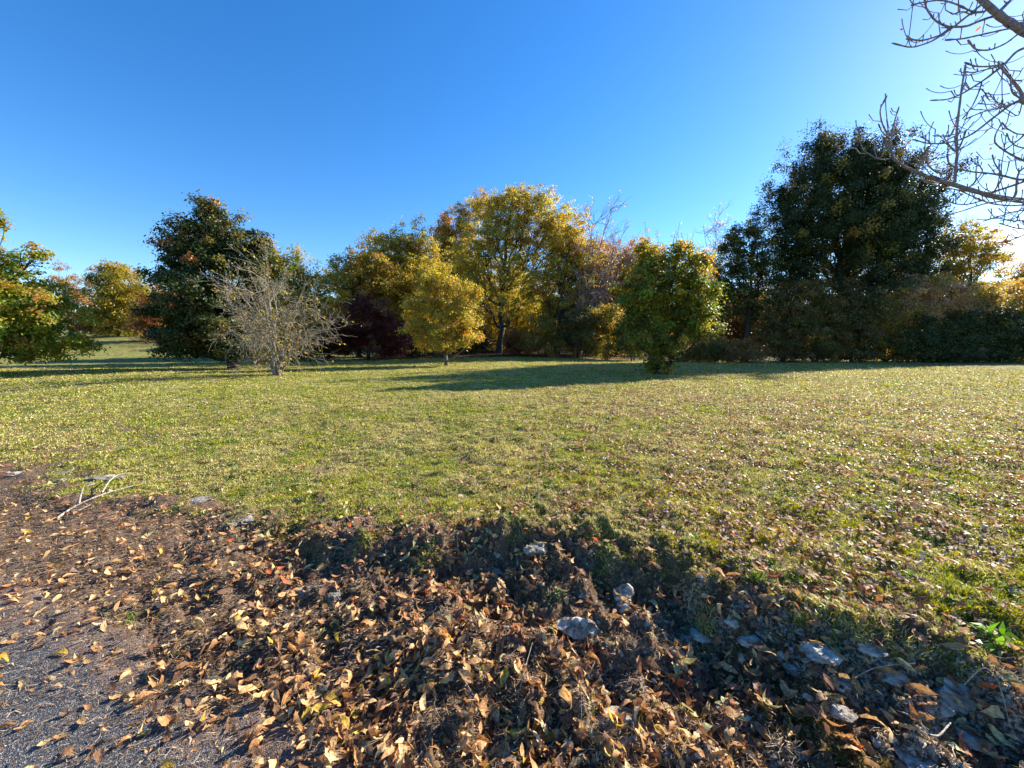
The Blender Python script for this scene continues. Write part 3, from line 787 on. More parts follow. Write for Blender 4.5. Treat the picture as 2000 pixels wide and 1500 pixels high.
plant("field_maple_tree", "yellow tree in the low sun right of the huge dark tree", "tree",
      [(1870, 520, 56, 56), (1900, 460, 40, 36), (1930, 500, 30, 44), (1840, 540, 40, 44), (1895, 570, 66, 40), (1865, 470, 30, 30)],
      33, GOLD + OLIVE, YELLOW + ORANGE, base=(1880, 705), seed=124, leaf=0.2, spray=0.5, trunk=0.2, cover=2.8, gap=0.25, top_shoots=8)
hedge_kinds = [
    (1400, 676, 30, 26, 30, BROWN + GREEN_DARK, "low brown bush right of the lit maple"),
    (1355, 688, 40, 20, 31.5, BROWN + GREEN_DARK, "low dark bush seen behind the foot of the lit maple"),
    (1450, 684, 36, 20, 29.5, BROWN, "low brown bush under the dark ivy covered tree"),
    (1530, 620, 44, 70, 30, GREEN_DARK + BROWN, "dark tall bush under the left side of the huge dark tree"),
    (1590, 610, 50, 70, 29.5, BROWN + GREEN_DARK, "dark brown bush with thin leaves under the huge dark tree"),
    (1660, 620, 54, 74, 29.5, GREEN_DARK + BROWN, "dark green bush under the middle of the huge dark tree"),
    (1725, 640, 44, 60, 29.5, BROWN + OLIVE, "brown bush under the right side of the huge dark tree"),
    (1770, 590, 56, 56, 30.5, PINKY, "pinkish brown bush leaning out right of the huge dark tree"),
    (1845, 590, 60, 56, 30, PINKY, "pinkish tan bush in front of the yellow tree on the right"),
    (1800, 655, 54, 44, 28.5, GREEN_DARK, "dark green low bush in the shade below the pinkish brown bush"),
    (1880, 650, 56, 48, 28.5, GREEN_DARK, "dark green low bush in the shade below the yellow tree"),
    (1930, 600, 50, 50, 29.5, PINKY + OLIVE, "pale leaved bush near the right end of the hedge"),
    (1965, 650, 56, 50, 28.5, GREEN_DARK, "dark low bush at the right end of the hedge"),
    (1995, 580, 40, 40, 31, PINKY + GOLD, "pale golden bush at the far right above the hedge"),
    (2060, 630, 60, 66, 29, GREEN_DARK + PINKY, "dark bush cut off by the right edge"),
    (2160, 630, 70, 60, 29, GREEN_DARK + OLIVE, "dark bush beyond the right edge")]
for q, (px, py, rx, ry, Y, P, lab) in enumerate(hedge_kinds):
    plant("hedge_bush", lab, "shrub", [(px, py, rx, ry), (px - rx * .55, py + ry * .3, rx * .6, ry * .65), (px + rx * .55, py + ry * .25, rx * .6, ry * .7), (px + rx * .1, py - ry * .55, rx * .5, ry * .5), (px, 686, rx * 1.0, 26), (px + rx * .6, 690, rx * .6, 20)],
          Y, P, tips=(GOLD if P is PINKY else None), seed=500 + q, leaf=0.15, spray=0.42, trunk=0.05, stems=5, cover=3.0, parts=("stems", "foliage"), base=(px, 703), group="bushes of the hedge on the right", gap=0.12, tip_p=.25)
plant("oak_tree", "thin brown tree top in the low sun at the right edge", "tree", [(1985, 530, 30, 34), (2030, 520, 50, 50), (2010, 580, 50, 40)], 44, BROWN + GOLD, base=(2010, 700), seed=125, leaf=0.24, spray=0.6, cover=1.9, gap=0.35, trunk=0.18)
plant("woodland_tree", "olive tree deep behind the hedge below the huge dark tree", "tree", [(1700, 600, 120, 70), (1580, 610, 80, 60), (1850, 610, 90, 50)], 52, OLIVE + BROWN, base=(1700, 700), seed=126, leaf=0.36, spray=0.9, cover=2.2, trunk=0.25, gap=0.2)

# thin stake on the lawn
p = hit(1494, 722)
root = empty("marker_stake", tuple(p)); tag(root, "thin pale stake standing in the lawn before the dark hedge", "stake")
tb = Tubes(6); tb.add([p + [0, 0, -.05], p + [0.01, 0, 0.2], p + [0.02, 0, 0.42]], [0.016, 0.015, 0.013]); tb.build("pole", M_deadwood, root)
tb = Tubes(6); tb.add([p + [0.018, 0, 0.40], p + [0.02, 0, 0.43], p + [0.022, 0, 0.46]], [0.02, 0.022, 0.012]); tb.build("cap", M_rock_white, root)

# ------------------------------------------------------------------ overhanging bare tree, top right
def overhang():
    r = rng(601)
    bx, by = 6.3, 3.4
    b = np.array([bx, by, ground(bx, by) - 0.1])
    root = empty("overhanging_tree", tuple(b))
    tag(root, "bare tree at the right whose knobbly twigs hang into the sky", "tree")
    tb = Tubes(10)
    trunkp = np.array([b, b + [0.02, 0, 1.2], b + [-0.05, .05, 2.4], b + [-.02, .1, 3.6], b + [0.1, .1, 5.2], b + [0.15, .0, 7.0]])
    tb.add(trunkp, [0.27, 0.2, 0.18, 0.16, 0.12, 0.07], 12)
    tb.build("trunk", M_bark_brown, root)
    br = Tubes(6)
    S = 1 / FPX
    def path(pts, w0, w1, Y0, Y1, join=None, knob=True):
        n = len(pts)
        P = np.array([at(x, y, Y0 + (Y1 - Y0) * k / (n - 1)) for k, (x, y) in enumerate(pts)])
        if join is not None: P = np.concatenate([[join], P])
        # smooth resample
        m = max(10, 6 * n); t = np.linspace(0, len(P) - 1, m)
        Q = np.stack([np.interp(t, np.arange(len(P)), P[:, c]) for c in range(3)], -1)
        for _ in range(3): Q[1:-1] = 0.25 * Q[:-2] + 0.5 * Q[1:-1] + 0.25 * Q[2:]
        rad = np.linspace(w0 * Y0 * S / 2, w1 * Y1 * S / 2, m)
        rad = rad * (1 + 0.12 * np.sin(np.arange(m) * 2.1) * (r.random(m) < .8))
        if knob: rad[-3:-1] *= 1.35
        br.add(Q, rad, 7)
        return Q, rad
    LA, ra = path([(2060, 402), (2000, 392), (1940, 384), (1880, 366), (1800, 341), (1760, 322), (1744, 308)], 12, 3.5, 3.7, 3.3, join=trunkp[2])
    LB, rb = path([(2070, 100), (2000, 62), (1960, 38), (1925, 8), (1880, -40)], 17, 8, 3.7, 3.6, join=trunkp[3])
    subs = [LA, LB]
    main = [
        ([(1865, 360), (1866, 335), (1870, 300), (1868, 262), (1873, 215), (1880, 160), (1886, 128)], 9, 4, 3.4),
        ([(1747, 312), (1738, 290), (1737, 270), (1722, 240), (1718, 214), (1730, 190)], 6, 3, 3.3),
        ([(1738, 268), (1746, 240), (1756, 208)], 4, 3, 3.3),
        ([(1738, 270), (1722, 258), (1716, 242)], 4, 3, 3.3),
        ([(1922, 5), (1885, 35), (1850, 62), (1818, 82), (1780, 94), (1742, 84)], 7, 3, 3.6),
        ([(1945, 30), (1915, 40), (1888, 52), (1850, 53), (1825, 40), (1808, 15), (1806, -5)], 7, 4, 3.6),
        ([(1860, 50), (1835, 70), (1800, 80), (1770, 76)], 5, 4, 3.5),
        ([(2010, 90), (1985, 100), (1960, 128), (1920, 158), (1880, 183), (1850, 195), (1817, 196)], 8, 3, 3.5),
        ([(1960, 126), (1930, 130), (1905, 130), (1884, 122)], 5, 4, 3.5),
        ([(1958, 128), (1925, 136), (1900, 142), (1884, 140)], 4, 3, 3.5),
        ([(2010, 50), (1990, 65), (1965, 85), (1935, 98), (1905, 98), (1890, 78)], 5, 4, 3.6),
        ([(2000, 50), (1960, 58), (1915, 68), (1880, 76), (1846, 78)], 5, 4, 3.6),
        ([(2005, 192), (1975, 203), (1940, 230), (1905, 258), (1880, 272), (1840, 281), (1810, 280), (1782, 272)], 8, 3, 3.5),
        ([(2005, 186), (1975, 205), (1940, 214), (1920, 218), (1883, 234)], 5, 3, 3.5),
        ([(1918, 160), (1910, 185), (1898, 210), (1880, 232)], 4, 3, 3.5),
        ([(1880, 258), (1850, 266), (1822, 265)], 4, 3, 3.4),
        ([(1960, 202), (1930, 204), (1910, 202)], 3, 3, 3.5),
        ([(2005, 205), (1990, 190), (1975, 180), (1974, 150), (1973, 145)], 6, 3, 3.6),
        ([(1975, 156), (1995, 158)], 4, 3, 3.6),
        ([(1990, 230), (1968, 215), (1945, 200), (1930, 180)], 3, 2, 3.6),
        ([(2010, 318), (1980, 305), (1955, 290), (1942, 278), (1944, 262), (1958, 238)], 6, 3, 3.6),
        ([(2005, 262), (1985, 262), (1965, 250), (1958, 240)], 4, 3, 3.6),
        ([(2005, 290), (1985, 286), (1972, 275), (1966, 260)], 4, 3, 3.6),
        ([(2010, 352), (1985, 350), (1955, 342), (1930, 338), (1900, 336), (1872, 330)], 7, 4, 3.5),
        ([(1985, 380), (1985, 355), (1990, 335), (2005, 325)], 6, 4, 3.6),
        ([(1960, 346), (1950, 330), (1942, 318), (1938, 302)], 4, 3, 3.5),
        ([(1885, 372), (1905, 355), (1922, 332), (1905, 318), (1900, 315)], 4, 2, 3.5),
        ([(1860, 338), (1830, 338), (1810, 322), (1812, 290), (1820, 282), (1812, 275), (1798, 266)], 5, 3, 3.4),
        ([(1790, 336), (1800, 318), (1812, 286)], 4, 3, 3.4),
        ([(1860, 356), (1830, 346), (1815, 340), (1800, 318)], 4, 2, 3.4),
        ([(1868, 300), (1880, 275), (1886, 255)], 5, 4, 3.4),
        ([(1866, 328), (1852, 318), (1850, 302)], 4, 4, 3.4),
        ([(2005, 394), (1960, 392), (1920, 398), (1880, 412), (1850, 420)], 5, 3, 3.4),
        ([(1960, 388), (1930, 376), (1890, 374), (1840, 366), (1800, 352)], 5, 3, 3.3),
        ([(2005, 400), (1970, 402), (1935, 398), (1900, 384), (1875, 372)], 5, 3, 3.6),
        ([(2010, 430), (1975, 432), (1945, 424), (1925, 430)], 4, 3, 3.5),
        ([(2010, 448), (1985, 446), (1965, 440), (1952, 436)], 4, 3, 3.5),
        ([(2010, 454), (1980, 468), (1950, 474)], 4, 3, 3.5),
        ([(2010, 410), (1985, 412), (1960, 420), (1920, 432)], 4, 3, 3.5),
        ([(1925, 390), (1890, 400), (1860, 398), (1838, 380)], 4, 3, 3.4),
        ([(1745, 310), (1715, 312), (1690, 296), (1684, 290)], 4, 2, 3.2),
        ([(1975, 0), (1962, 12), (1950, 28)], 9, 7, 3.7),
        ([(2010, 45), (1990, 44), (1970, 52)], 6, 4, 3.7),
        ([(1930, 22), (1900, 24), (1872, 10)], 5, 4, 3.6),
        ([(1898, 30), (1882, 22), (1866, 26)], 4, 3, 3.6),
        ([(1850, 2), (1830, 0), (1800, 5), (1780, 10)], 4, 4, 3.6),
    ]
    allQ = []
    for pts, w0, w1, Y in main:
        Y0 = Y + r.normal() * 0.08
        # root the twig on the nearest limb point so that nothing floats
        P0 = at(pts[0][0], pts[0][1], Y0)
        cand = np.concatenate(subs)
        dd = np.linalg.norm((cand - P0) * [1, .6, 1], axis=1); k = np.argmin(dd)
        join = cand[k] if dd[k] < 0.9 else None
        Q, rad = path(pts, w0 * .62, w1 * .6, Y0, Y0 - 0.1, join=join)
        subs.append(Q); allQ.append(Q)
    # short side shoots with fat buds
    for Q in allQ + [LA]:
        for k in range(int(4 + len(Q) / 8)):
            i0 = r.integers(3, len(Q) - 2)
            T = unit(Q[i0 + 1] - Q[i0])
            nd = unit(T + r.normal(size=3) * 0.9 + [0, 0, .25])
            L = 0.03 + 0.12 * r.random() ** 2
            P = np.array([Q[i0], Q[i0] + nd * L * .5, Q[i0] + unit(nd + [0, 0, .5]) * L])
            br.add(P, [0.004, 0.003, 0.0042], 4)
            if r.random() < 0.3:
                e = P[-1]; L2 = 0.1 + .2 * r.random()
                n2 = unit(nd + r.normal(size=3) * .5)
                br.add(bez(e, e + n2 * L2 * .5, e + unit(n2 + [0, 0, .6]) * L2, 6), [0.0035, .003, .003, .003, .003, .004], 4)
    br.build("branches", M_twig, root)
    # the last few leaves
    C = np.array([at(1762, 57, 3.5), at(1911, 56, 3.6), at(1865, 246, 3.4), at(1868, 236, 3.4), at(1935, 290, 3.5), at(1925, 257, 3.5), at(1775, 278, 3.4), at(1990, 160, 3.6), at(1890, 345, 3.5)])
    Vn, Fn = leaf_quads(C, unit(r.normal(size=C.shape) * .4 + [0, -1, 0]), np.full(len(C), 0.055), r, 0.4)
    cc = np.tile([[0.4, 0.12, 0.07]], (len(C), 1))
    mesh_obj("leaves", Vn, [Fn], M_leaf, root, col=cc)
    # fine stalks carry the two hanging leaves
    return root
overhang()

# ------------------------------------------------------------------ grass
def blades(name, label, n, seed, r0, r1, p, mask, hgt, wid, colf, mat, lean=0.5, cat="grass", az=64, lod=0.0013):
    r = rng(seed)
    u = r.random(n)
    if abs(p - 2) < 1e-6: d = r0 * (r1 / r0) ** u
    else: d = (r0 ** (2 - p) + u * (r1 ** (2 - p) - r0 ** (2 - p))) ** (1 / (2 - p))
    a = np.radians((r.random(n) * 2 - 1) * az)
    X = d * np.sin(a); Yv = d * np.cos(a)
    keep = r.random(n) < mask(X, Yv)
    X, Yv, d = X[keep], Yv[keep], d[keep]; n = len(X)
    Z = terrain(X, Yv)
    P = np.stack([X, Yv, Z - 0.004], -1)
    w = np.maximum(wid * (0.6 + .8 * r.random(n)), d * lod)
    h = hgt * (0.35 + 0.75 * r.random(n) + 0.9 * sstep(.45, .75, vnoise(X * 7, Yv * 7, seed + 4))) * (1 + 0.02 * d)
    ang = r.random(n) * 2 * np.pi
    side = np.stack([np.cos(ang), np.sin(ang), np.zeros(n)], -1)
    ln = np.stack([r.normal(size=n) * lean, r.normal(size=n) * lean, np.ones(n)], -1)
    ln = unit(ln)
    mid = P + ln * h[:, None] * 0.55
    l2 = unit(ln + np.stack([r.normal(size=n) * lean, r.normal(size=n) * lean, np.full(n, -0.15)], -1))
    tip = mid + l2 * h[:, None] * 0.5
    V = np.stack([P - side * w[:, None] / 2, P + side * w[:, None] / 2, mid + side * w[:, None] * .4, mid - side * w[:, None] * .4, tip], 1).reshape(-1, 3)
    b = np.arange(n)[:, None] * 5
    Q = b + np.array([[0, 1, 2, 3]]); T = b + np.array([[3, 2, 4]])
    c = colf(X, Yv, r)
    return tag(mesh_obj(name, V, [Q, T], mat, col=np.concatenate([c, c])), label, cat, kind="stuff")

def lawn_mask(x, y):
    s, t = st(x, y)
    a = (s - s_foot(t)) / (s_top(t) - s_foot(t))
    m = sstep(0.85, 1.3, a + 1.1 * (fbm(x * 5, y * 5, 41, 4) - 0.5))
    m = m * (1 - 0.75 * sstep(0.60, 0.70, fbm(x * 2.2, y * 2.2, 44, 4)) * sstep(6, 2.0, s))
    return m * (1 - 0.9 * sstep(33, 35, y) * (x > -14))
def lawn_col(x, y, r):
    n = len(x)
    straw = pal([(0.52, 0.44, 0.17, 3), (0.48, 0.43, 0.11, 4), (0.6, 0.52, 0.24, 2), (0.24, 0.15, 0.06, 1.2)], n, r)
    grn = pal([(0.31, 0.32, 0.03, 4), (0.46, 0.44, 0.05, 4), (0.09, 0.14, 0.015, 2.5)], n, r)
    g = fbm(x * 1.1, y * 1.1, 71, 3); g2 = fbm(x * 5, y * 5, 72, 3)
    pg = np.clip(0.38 + 2.6 * (g - 0.5) + 1.8 * (g2 - 0.5) + 0.15 * sstep(0, -5, x), 0.05, 0.95)
    return np.where((r.random(n) < pg)[:, None], grn, straw)
blades("lawn_grass", "short mown yellow green grass of the lawn", 1000000, 701, 1.9, 34, 2.15, lawn_mask, 0.024, 0.0045, lawn_col, M_grass, 0.75, lod=0.0015)

def clover_mask(x, y):
    return lawn_mask(x, y) * sstep(0.5, 0.6, fbm(x * 2.2, y * 2.2, 76, 4))
def clover_col(x, y, r):
    return pal([(0.1, 0.2, 0.02, 3), (0.16, 0.26, 0.03, 2), (0.06, 0.11, 0.02, 2)], len(x), r)
blades("clover", "low patches of green clover and weeds growing in the lawn", 90000, 705, 1.9, 20, 2.1, clover_mask, 0.030, 0.012, clover_col, M_grass, 1.3, cat="clover", lod=0.002)

def moss_mask(x, y):
    s, t = st(x, y)
    a = (s - s_foot(t)) / (s_top(t) - s_foot(t))
    m = sstep(0.75, 1.0, a) * sstep(2.6, 0.6, s - s_top(t)) * sstep(-2.2, 0.3, t)
    m = m * sstep(0.50, 0.56, fbm(x * 3.1, y * 3.1, 81, 4))
    m2 = sstep(0.1, 0.4, a) * (1 - sstep(.8, 1, a)) * sstep(0.56, 0.62, fbm(x * 4.1, y * 4.1, 83, 3)) * sstep(-1, 1, t)
    return np.maximum(m, 0.8 * m2)
def moss_col(x, y, r):
    c = pal([(0.42, 0.36, 0.03, 4), (0.3, 0.28, 0.03, 3), (0.5, 0.4, 0.05, 2)], len(x), r)
    s, t = st(x, y)
    a = (s - s_foot(t)) / (s_top(t) - s_foot(t))
    old = pal([(0.15, 0.10, 0.03, 2), (0.10, 0.09, 0.02, 2)], len(x), r)
    return np.where((a < 0.9)[:, None], old, c)
blades("moss", "cushions of golden green moss along the top of the bank", 330000, 702, 1.1, 6, 2.0, moss_mask, 0.026, 0.005, moss_col, M_moss, 0.9, cat="moss")

def bank_mask(x, y):
    s, t = st(x, y)
    a = (s - s_foot(t)) / (s_top(t) - s_foot(t))
    m = sstep(-0.7, 0.1, a) * (1 - sstep(1.0, 1.4, a))
    return m * (0.25 + 0.75 * sstep(0.42, 0.6, fbm(x * 4, y * 4, 91, 3)))
def dead_col(x, y, r):
    return pal([(0.24, 0.16, 0.09, 3), (0.14, 0.09, 0.05, 4), (0.36, 0.28, 0.17, 2), (0.08, 0.05, 0.03, 3), (0.1, 0.12, 0.03, 1)], len(x), r)
blades("dead_grass", "withered brown grass and roots matted over the earth bank", 150000, 703, 1.0, 9, 1.7, bank_mask, 0.045, 0.0022, dead_col, M_straw, 1.3, cat="dead grass", lod=0.0008)

# straw and needles washed over the asphalt
def straws():
    r = rng(704); n = 42000
    s = 0.0 + 1.75 * r.random(n) ** 0.55; t = -9 + 11.5 * r.random(n) ** 0.7
    keep = (r.random(n) < sstep(0.15, 1.0, s + 0.5 * (fbm(s * 2, t * 2, 95, 3) - 0.5) + 0.05 * np.clip(-t, 0, 4)) * (1 - 0.75 * sstep(-0.6, 1.2, t)))
    s, t = s[keep], t[keep]; n = len(s)
    X = NX * s + NY * t; Yv = NY * s - NX * t
    Z = terrain(X, Yv) + 0.014 + 0.006 * r.random(n)
    P = np.stack([X, Yv, Z], -1)
    ang = r.normal(size=n) * 0.7 + 0.6
    d = np.stack([np.cos(ang), np.sin(ang), r.normal(size=n) * .12], -1); L = 0.012 + 0.05 * r.random(n) ** 2
    sd = unit(np.cross(d, [0, 0, 1.0])); w = np.where(r.random(n) < .1, 0.003, 0.0014)[:, None]
    bend = sd * (r.normal(size=n) * 0.15 * L)[:, None]
    A = P - d * L[:, None] / 2; M = P + bend + [0, 0, 0.003]; B = P + d * L[:, None] / 2
    V = np.stack([A - sd * w, A + sd * w, M + sd * w, M - sd * w, B + sd * w * .5, B - sd * w * .5], 1).reshape(-1, 3)
    b = np.arange(n)[:, None] * 6
    F = np.concatenate([b + np.array([[0, 1, 2, 3]]), b + np.array([[3, 2, 4, 5]])])
    c = pal([(0.38, 0.27, 0.18, 3), (0.22, 0.14, 0.09, 4), (0.52, 0.42, 0.31, 1.5), (0.12, 0.07, 0.05, 3)], n, r)
    tag(mesh_obj("dry_needles", V, [F], M_straw, col=np.concatenate([c, c])), "dry straw and needles scattered over the asphalt edge", "straw", kind="stuff")
straws()

# ------------------------------------------------------------------ fallen leaves
TAN = [(0.58, 0.34, 0.15, 4), (0.46, 0.23, 0.09, 4), (0.68, 0.46, 0.22, 3), (0.22, 0.11, 0.055, 2.5), (0.5, 0.34, 0.05, 0.9), (0.13, 0.06, 0.035, 1.5)]
BANKC = [(0.46, 0.25, 0.11, 3), (0.3, 0.14, 0.07, 3), (0.38, 0.34, 0.16, 2), (0.55, 0.34, 0.16, 3), (0.5, 0.12, 0.04, .4), (0.12, 0.06, 0.04, 2)]
LAWNC = [(0.44, 0.28, 0.18, 4), (0.5, 0.37, 0.26, 2.5), (0.26, 0.12, 0.06, 4.5), (0.36, 0.13, 0.06, 1), (0.5, 0.38, 0.06, 1), (0.16, 0.08, 0.04, 2)]

def leaf_density(x, y):
    s, t = st(x, y)
    a = (s - s_foot(t)) / (s_top(t) - s_foot(t))
    clump = sstep(0.30, 0.66, fbm(x * 3.5, y * 3.5, 111, 3))
    pile = 860 * sstep(0.72, 1.1, s) * (1 - sstep(1.45, 1.95, s)) * (1 - 0.78 * sstep(0.35, 1.0, t)) * (0.35 + clump) * sstep(-3.2, -0.6, t)
    asph = (34 + 95 * sstep(0.0, 0.8, s)) * (1 - sstep(0.9, 1.2, s)) * (0.3 + 1.4 * clump) * (s > -1.9)
    leftl = 150 * sstep(0.9, 1.2, s) * (1 - sstep(0.8, 1.1, a)) * sstep(-1.0, -2.5, t) * (.3 + clump)
    bank = (430 - 190 * sstep(0.3, 1.6, t)) * sstep(-0.2, 0.2, a) * (1 - sstep(0.85, 1.15, a)) * (0.3 + clump) * sstep(-4, -1.5, t)
    dist = np.hypot(x, y)
    side = 0.26 + 1.10 * sstep(-2.2, 2.6, x - 0.12 * y) 
    lawn = 600 * sstep(0.9, 1.15, a) * side * (0.3 + 1.2 * clump) * (1 / (1 + (dist / 8.0) ** 1.6))
    lawn = lawn + 40 * sstep(1, 1.2, a) * sstep(0.5, 0.62, fbm(x * .7, y * .7, 113, 3))
    for (bx_, by_, rr_, dd_) in ((-4.0, 23.4, 1.6, 90), (-9.3, 15.4, 1.5, 80), (6.3, 16.4, 2.2, 60), (-15.2, 21, 3.5, 40), (-22, 17, 4, 40)):
        lawn = lawn + dd_ * np.exp(-((x - bx_) ** 2 + (y - by_) ** 2) / rr_ ** 2) * (s > 2)
    lawn = lawn + 60 * sstep(31, 34, y) * (1 - sstep(38, 44, y))
    return pile + asph + leftl + bank + lawn

def sample_leaves():
    r = rng(801)
    outp = []
    for (r0, r1, dmax, azm) in ((0.6, 5.0, 1400, 66), (5.0, 12.0, 700, 62), (12.0, 40.0, 150, 60)):
        area = math.radians(2 * azm) / 2 * (r1 ** 2 - r0 ** 2)
        n = int(area * dmax)
        d = np.sqrt(r0 ** 2 + r.random(n) * (r1 ** 2 - r0 ** 2)); a = np.radians((r.random(n) * 2 - 1) * azm)
        X = d * np.sin(a); Yv = d * np.cos(a)
        k = r.random(n) < leaf_density(X, Yv) / dmax * (1 if r0 < 12 else 0.55)
        outp.append((X[k], Yv[k]))
    return np.concatenate([o[0] for o in outp]), np.concatenate([o[1] for o in outp])

LX, LY = sample_leaves()
rL = rng(802)
nL = len(LX)
LS, LT = st(LX, LY)
LA_ = (LS - s_foot(LT)) / (s_top(LT) - s_foot(LT))
LEN = np.where(LA_ > 1.0, 0.050, 0.064) * (0.45 + 0.95 * rL.random(nL))
WID = LEN * (0.26 + 0.22 * rL.random(nL))
eps = 0.02
GZl = terrain(LX, LY)
NXl = -(terrain(LX + eps, LY) - GZl) / eps; NYl = -(terrain(LX, LY + eps) - GZl) / eps
NRM = unit(np.stack([NXl, NYl, np.ones(nL)], -1))
tilt = np.where((LS < 0.95), 0.14, np.where(LA_ < 1.0, 0.27, 0.32))
NRM = unit(NRM + rL.normal(size=(nL, 3)) * tilt[:, None])
heading = unit(np.stack([rL.normal(size=nL) + 0.35, rL.normal(size=nL) + .1, np.zeros(nL)], -1))
TAX = unit(heading - NRM * (heading * NRM).sum(1, keepdims=True))
BAX = np.cross(NRM, TAX)
LZ = GZl + np.where(LS < 0.95, 0.016, 0.014) + 0.022 * rL.random(nL) * (LS > 0.95)
LCOL = np.where((LS < 1.55 - 0.5 * sstep(0.3, 1.2, LT))[:, None], pal(TAN, nL, rL), np.where((LA_ < 1.0)[:, None], pal(BANKC, nL, rL), pal(LAWNC, nL, rL)))
fold = 0.06 + 0.8 * rL.random(nL) ** 1.5; curl = rL.normal(size=nL) * 1.2; twist = rL.normal(size=nL) * 0.9

def leaf_verts(idx, us, vs):
    U, Vv = np.meshgrid(us, vs, indexing='ij'); U = U.ravel()[None, :]; Vv = Vv.ravel()[None, :]
    prof = np.sin(np.pi * np.clip(U, 0, 1) ** 0.75) ** 1.05
    prof = np.where(U < 0, 0.03, prof)
    L = LEN[idx][:, None]; W = WID[idx][:, None]
    x = (U - 0.5) * L; y = Vv * prof * W * 0.5
    y = y * (1 + 0.16 * np.sin(U * 19 + idx[:, None] + 2 * Vv)) + 0.10 * L * np.sin(U * 2.5 + idx[:, None]) * ((idx[:, None] % 3) - 1)
    z = fold[idx][:, None] * np.abs(y) + curl[idx][:, None] * (U - 0.5) ** 2 * L * 0.8 + twist[idx][:, None] * (U - 0.5) * y \
        + 0.035 * L * np.sin(U * 17 + Vv * 5 + idx[:, None] * 1.7)
    z = z - z.min(axis=1, keepdims=True) * 0.6
    P = np.stack([LX, LY, LZ], -1)[idx][:, None, :]
    return P + x[..., None] * TAX[idx][:, None, :] + y[..., None] * BAX[idx][:, None, :] + z[..., None] * NRM[idx][:, None, :]

def build_leaves(name, idx, us, vs, label=None, single=False):
    V = leaf_verts(idx, us, vs); n, m, _ = V.shape
    a, b = len(us), len(vs)
    i = np.arange(a - 1)[:, None] * b; j = np.arange(b - 1)[None, :]
    f = np.stack([i + j, i + b + j, i + b + j + 1, i + j + 1], -1).reshape(-1, 4)
    F = (f[None] + (np.arange(n) * m)[:, None, None]).reshape(-1, 4)
    c = np.repeat(LCOL[idx], len(f), axis=0)
    c = c * (0.85 + 0.3 * rng(5).random((len(c), 1)))
    return V, F, c

dist = np.sqrt(LX ** 2 + LY ** 2 + (EYE - LZ) ** 2)
cp, sp = math.cos(PITCH), math.sin(PITCH)
dz = LY * cp - (LZ - EYE) * sp
upc = LY * sp + (LZ - EYE) * cp
ppx = 1000 + FPX * LX / dz; ppy = 750 - FPX * upc / dz
infr = (dz > 0) & (ppx > 5) & (ppx < 1995) & (ppy > 0) & (ppy < 1492)
face = np.abs((NRM * unit(np.stack([-LX, -LY, EYE - LZ], -1))).sum(1))
score = np.where(infr, LEN * WID * face / dist ** 2 / (dz / dist) ** 3, 0)
big = np.argsort(-score)[:300]
isbig = np.zeros(nL, bool); isbig[big] = True
near = np.where(~isbig & (dist < 4.2))[0]
mid_ = np.where(~isbig & (dist >= 4.2))[0]
V1, F1, c1 = build_leaves("x", near, np.array([0, .12, .32, .55, .8, 1.0]), np.array([-1, 0, 1.0]))
tag(mesh_obj("fallen_leaves", V1, [F1], M_litter, col=c1, smooth=True), "dry autumn leaves piled along the path and over the bank", "leaves", kind="stuff")
V1, F1, c1 = build_leaves("x", mid_, np.array([0, .4, 1.0]), np.array([-1, 0, 1.0]))
tag(mesh_obj("fallen_leaves", V1, [F1], leaf_mat("glossy_lawn_leaf", 0.25, 0.5, 0.45), col=c1), "small dry leaves speckling the lawn", "leaves", kind="stuff")
# crumbled leaf fragments between the whole leaves
def fragments():
    r = rng(820); n = 90000
    d = 0.8 + 5.5 * r.random(n) ** 1.1; a = np.radians((r.random(n) * 2 - 1) * 64)
    X = d * np.sin(a); Yv = d * np.cos(a); s, t = st(X, Yv)
    q = (s - s_foot(t)) / (s_top(t) - s_foot(t))
    k = r.random(n) < sstep(0.5, 1.1, s + 0.4 * (fbm(X * 2, Yv * 2, 96, 3) - .5)) * (1 - 0.75 * sstep(0.9, 1.3, q)) * (0.25 + 0.75 * sstep(.35, .6, fbm(X * 5, Yv * 5, 97, 3)))
    X, Yv, q = X[k], Yv[k], q[k]; n = len(X)
    N = unit(r.normal(size=(n, 3)) * 0.5 + [0, 0, 1])
    C = np.stack([X, Yv, terrain(X, Yv) + 0.006 + 0.008 * r.random(n)], -1)
    V, F = leaf_quads(C, N, 0.008 + 0.026 * r.random(n) ** 2, r, 0.5)
    c = np.where((q > 0.9)[:, None], pal(LAWNC, n, r), pal(TAN + BANKC, n, r))
    tag(mesh_obj("leaf_fragments", V, [F], M_litter, col=c), "crumbled bits of dry leaf mixed through the litter", "leaf litter", kind="stuff")
fragments()
leaf_info = []
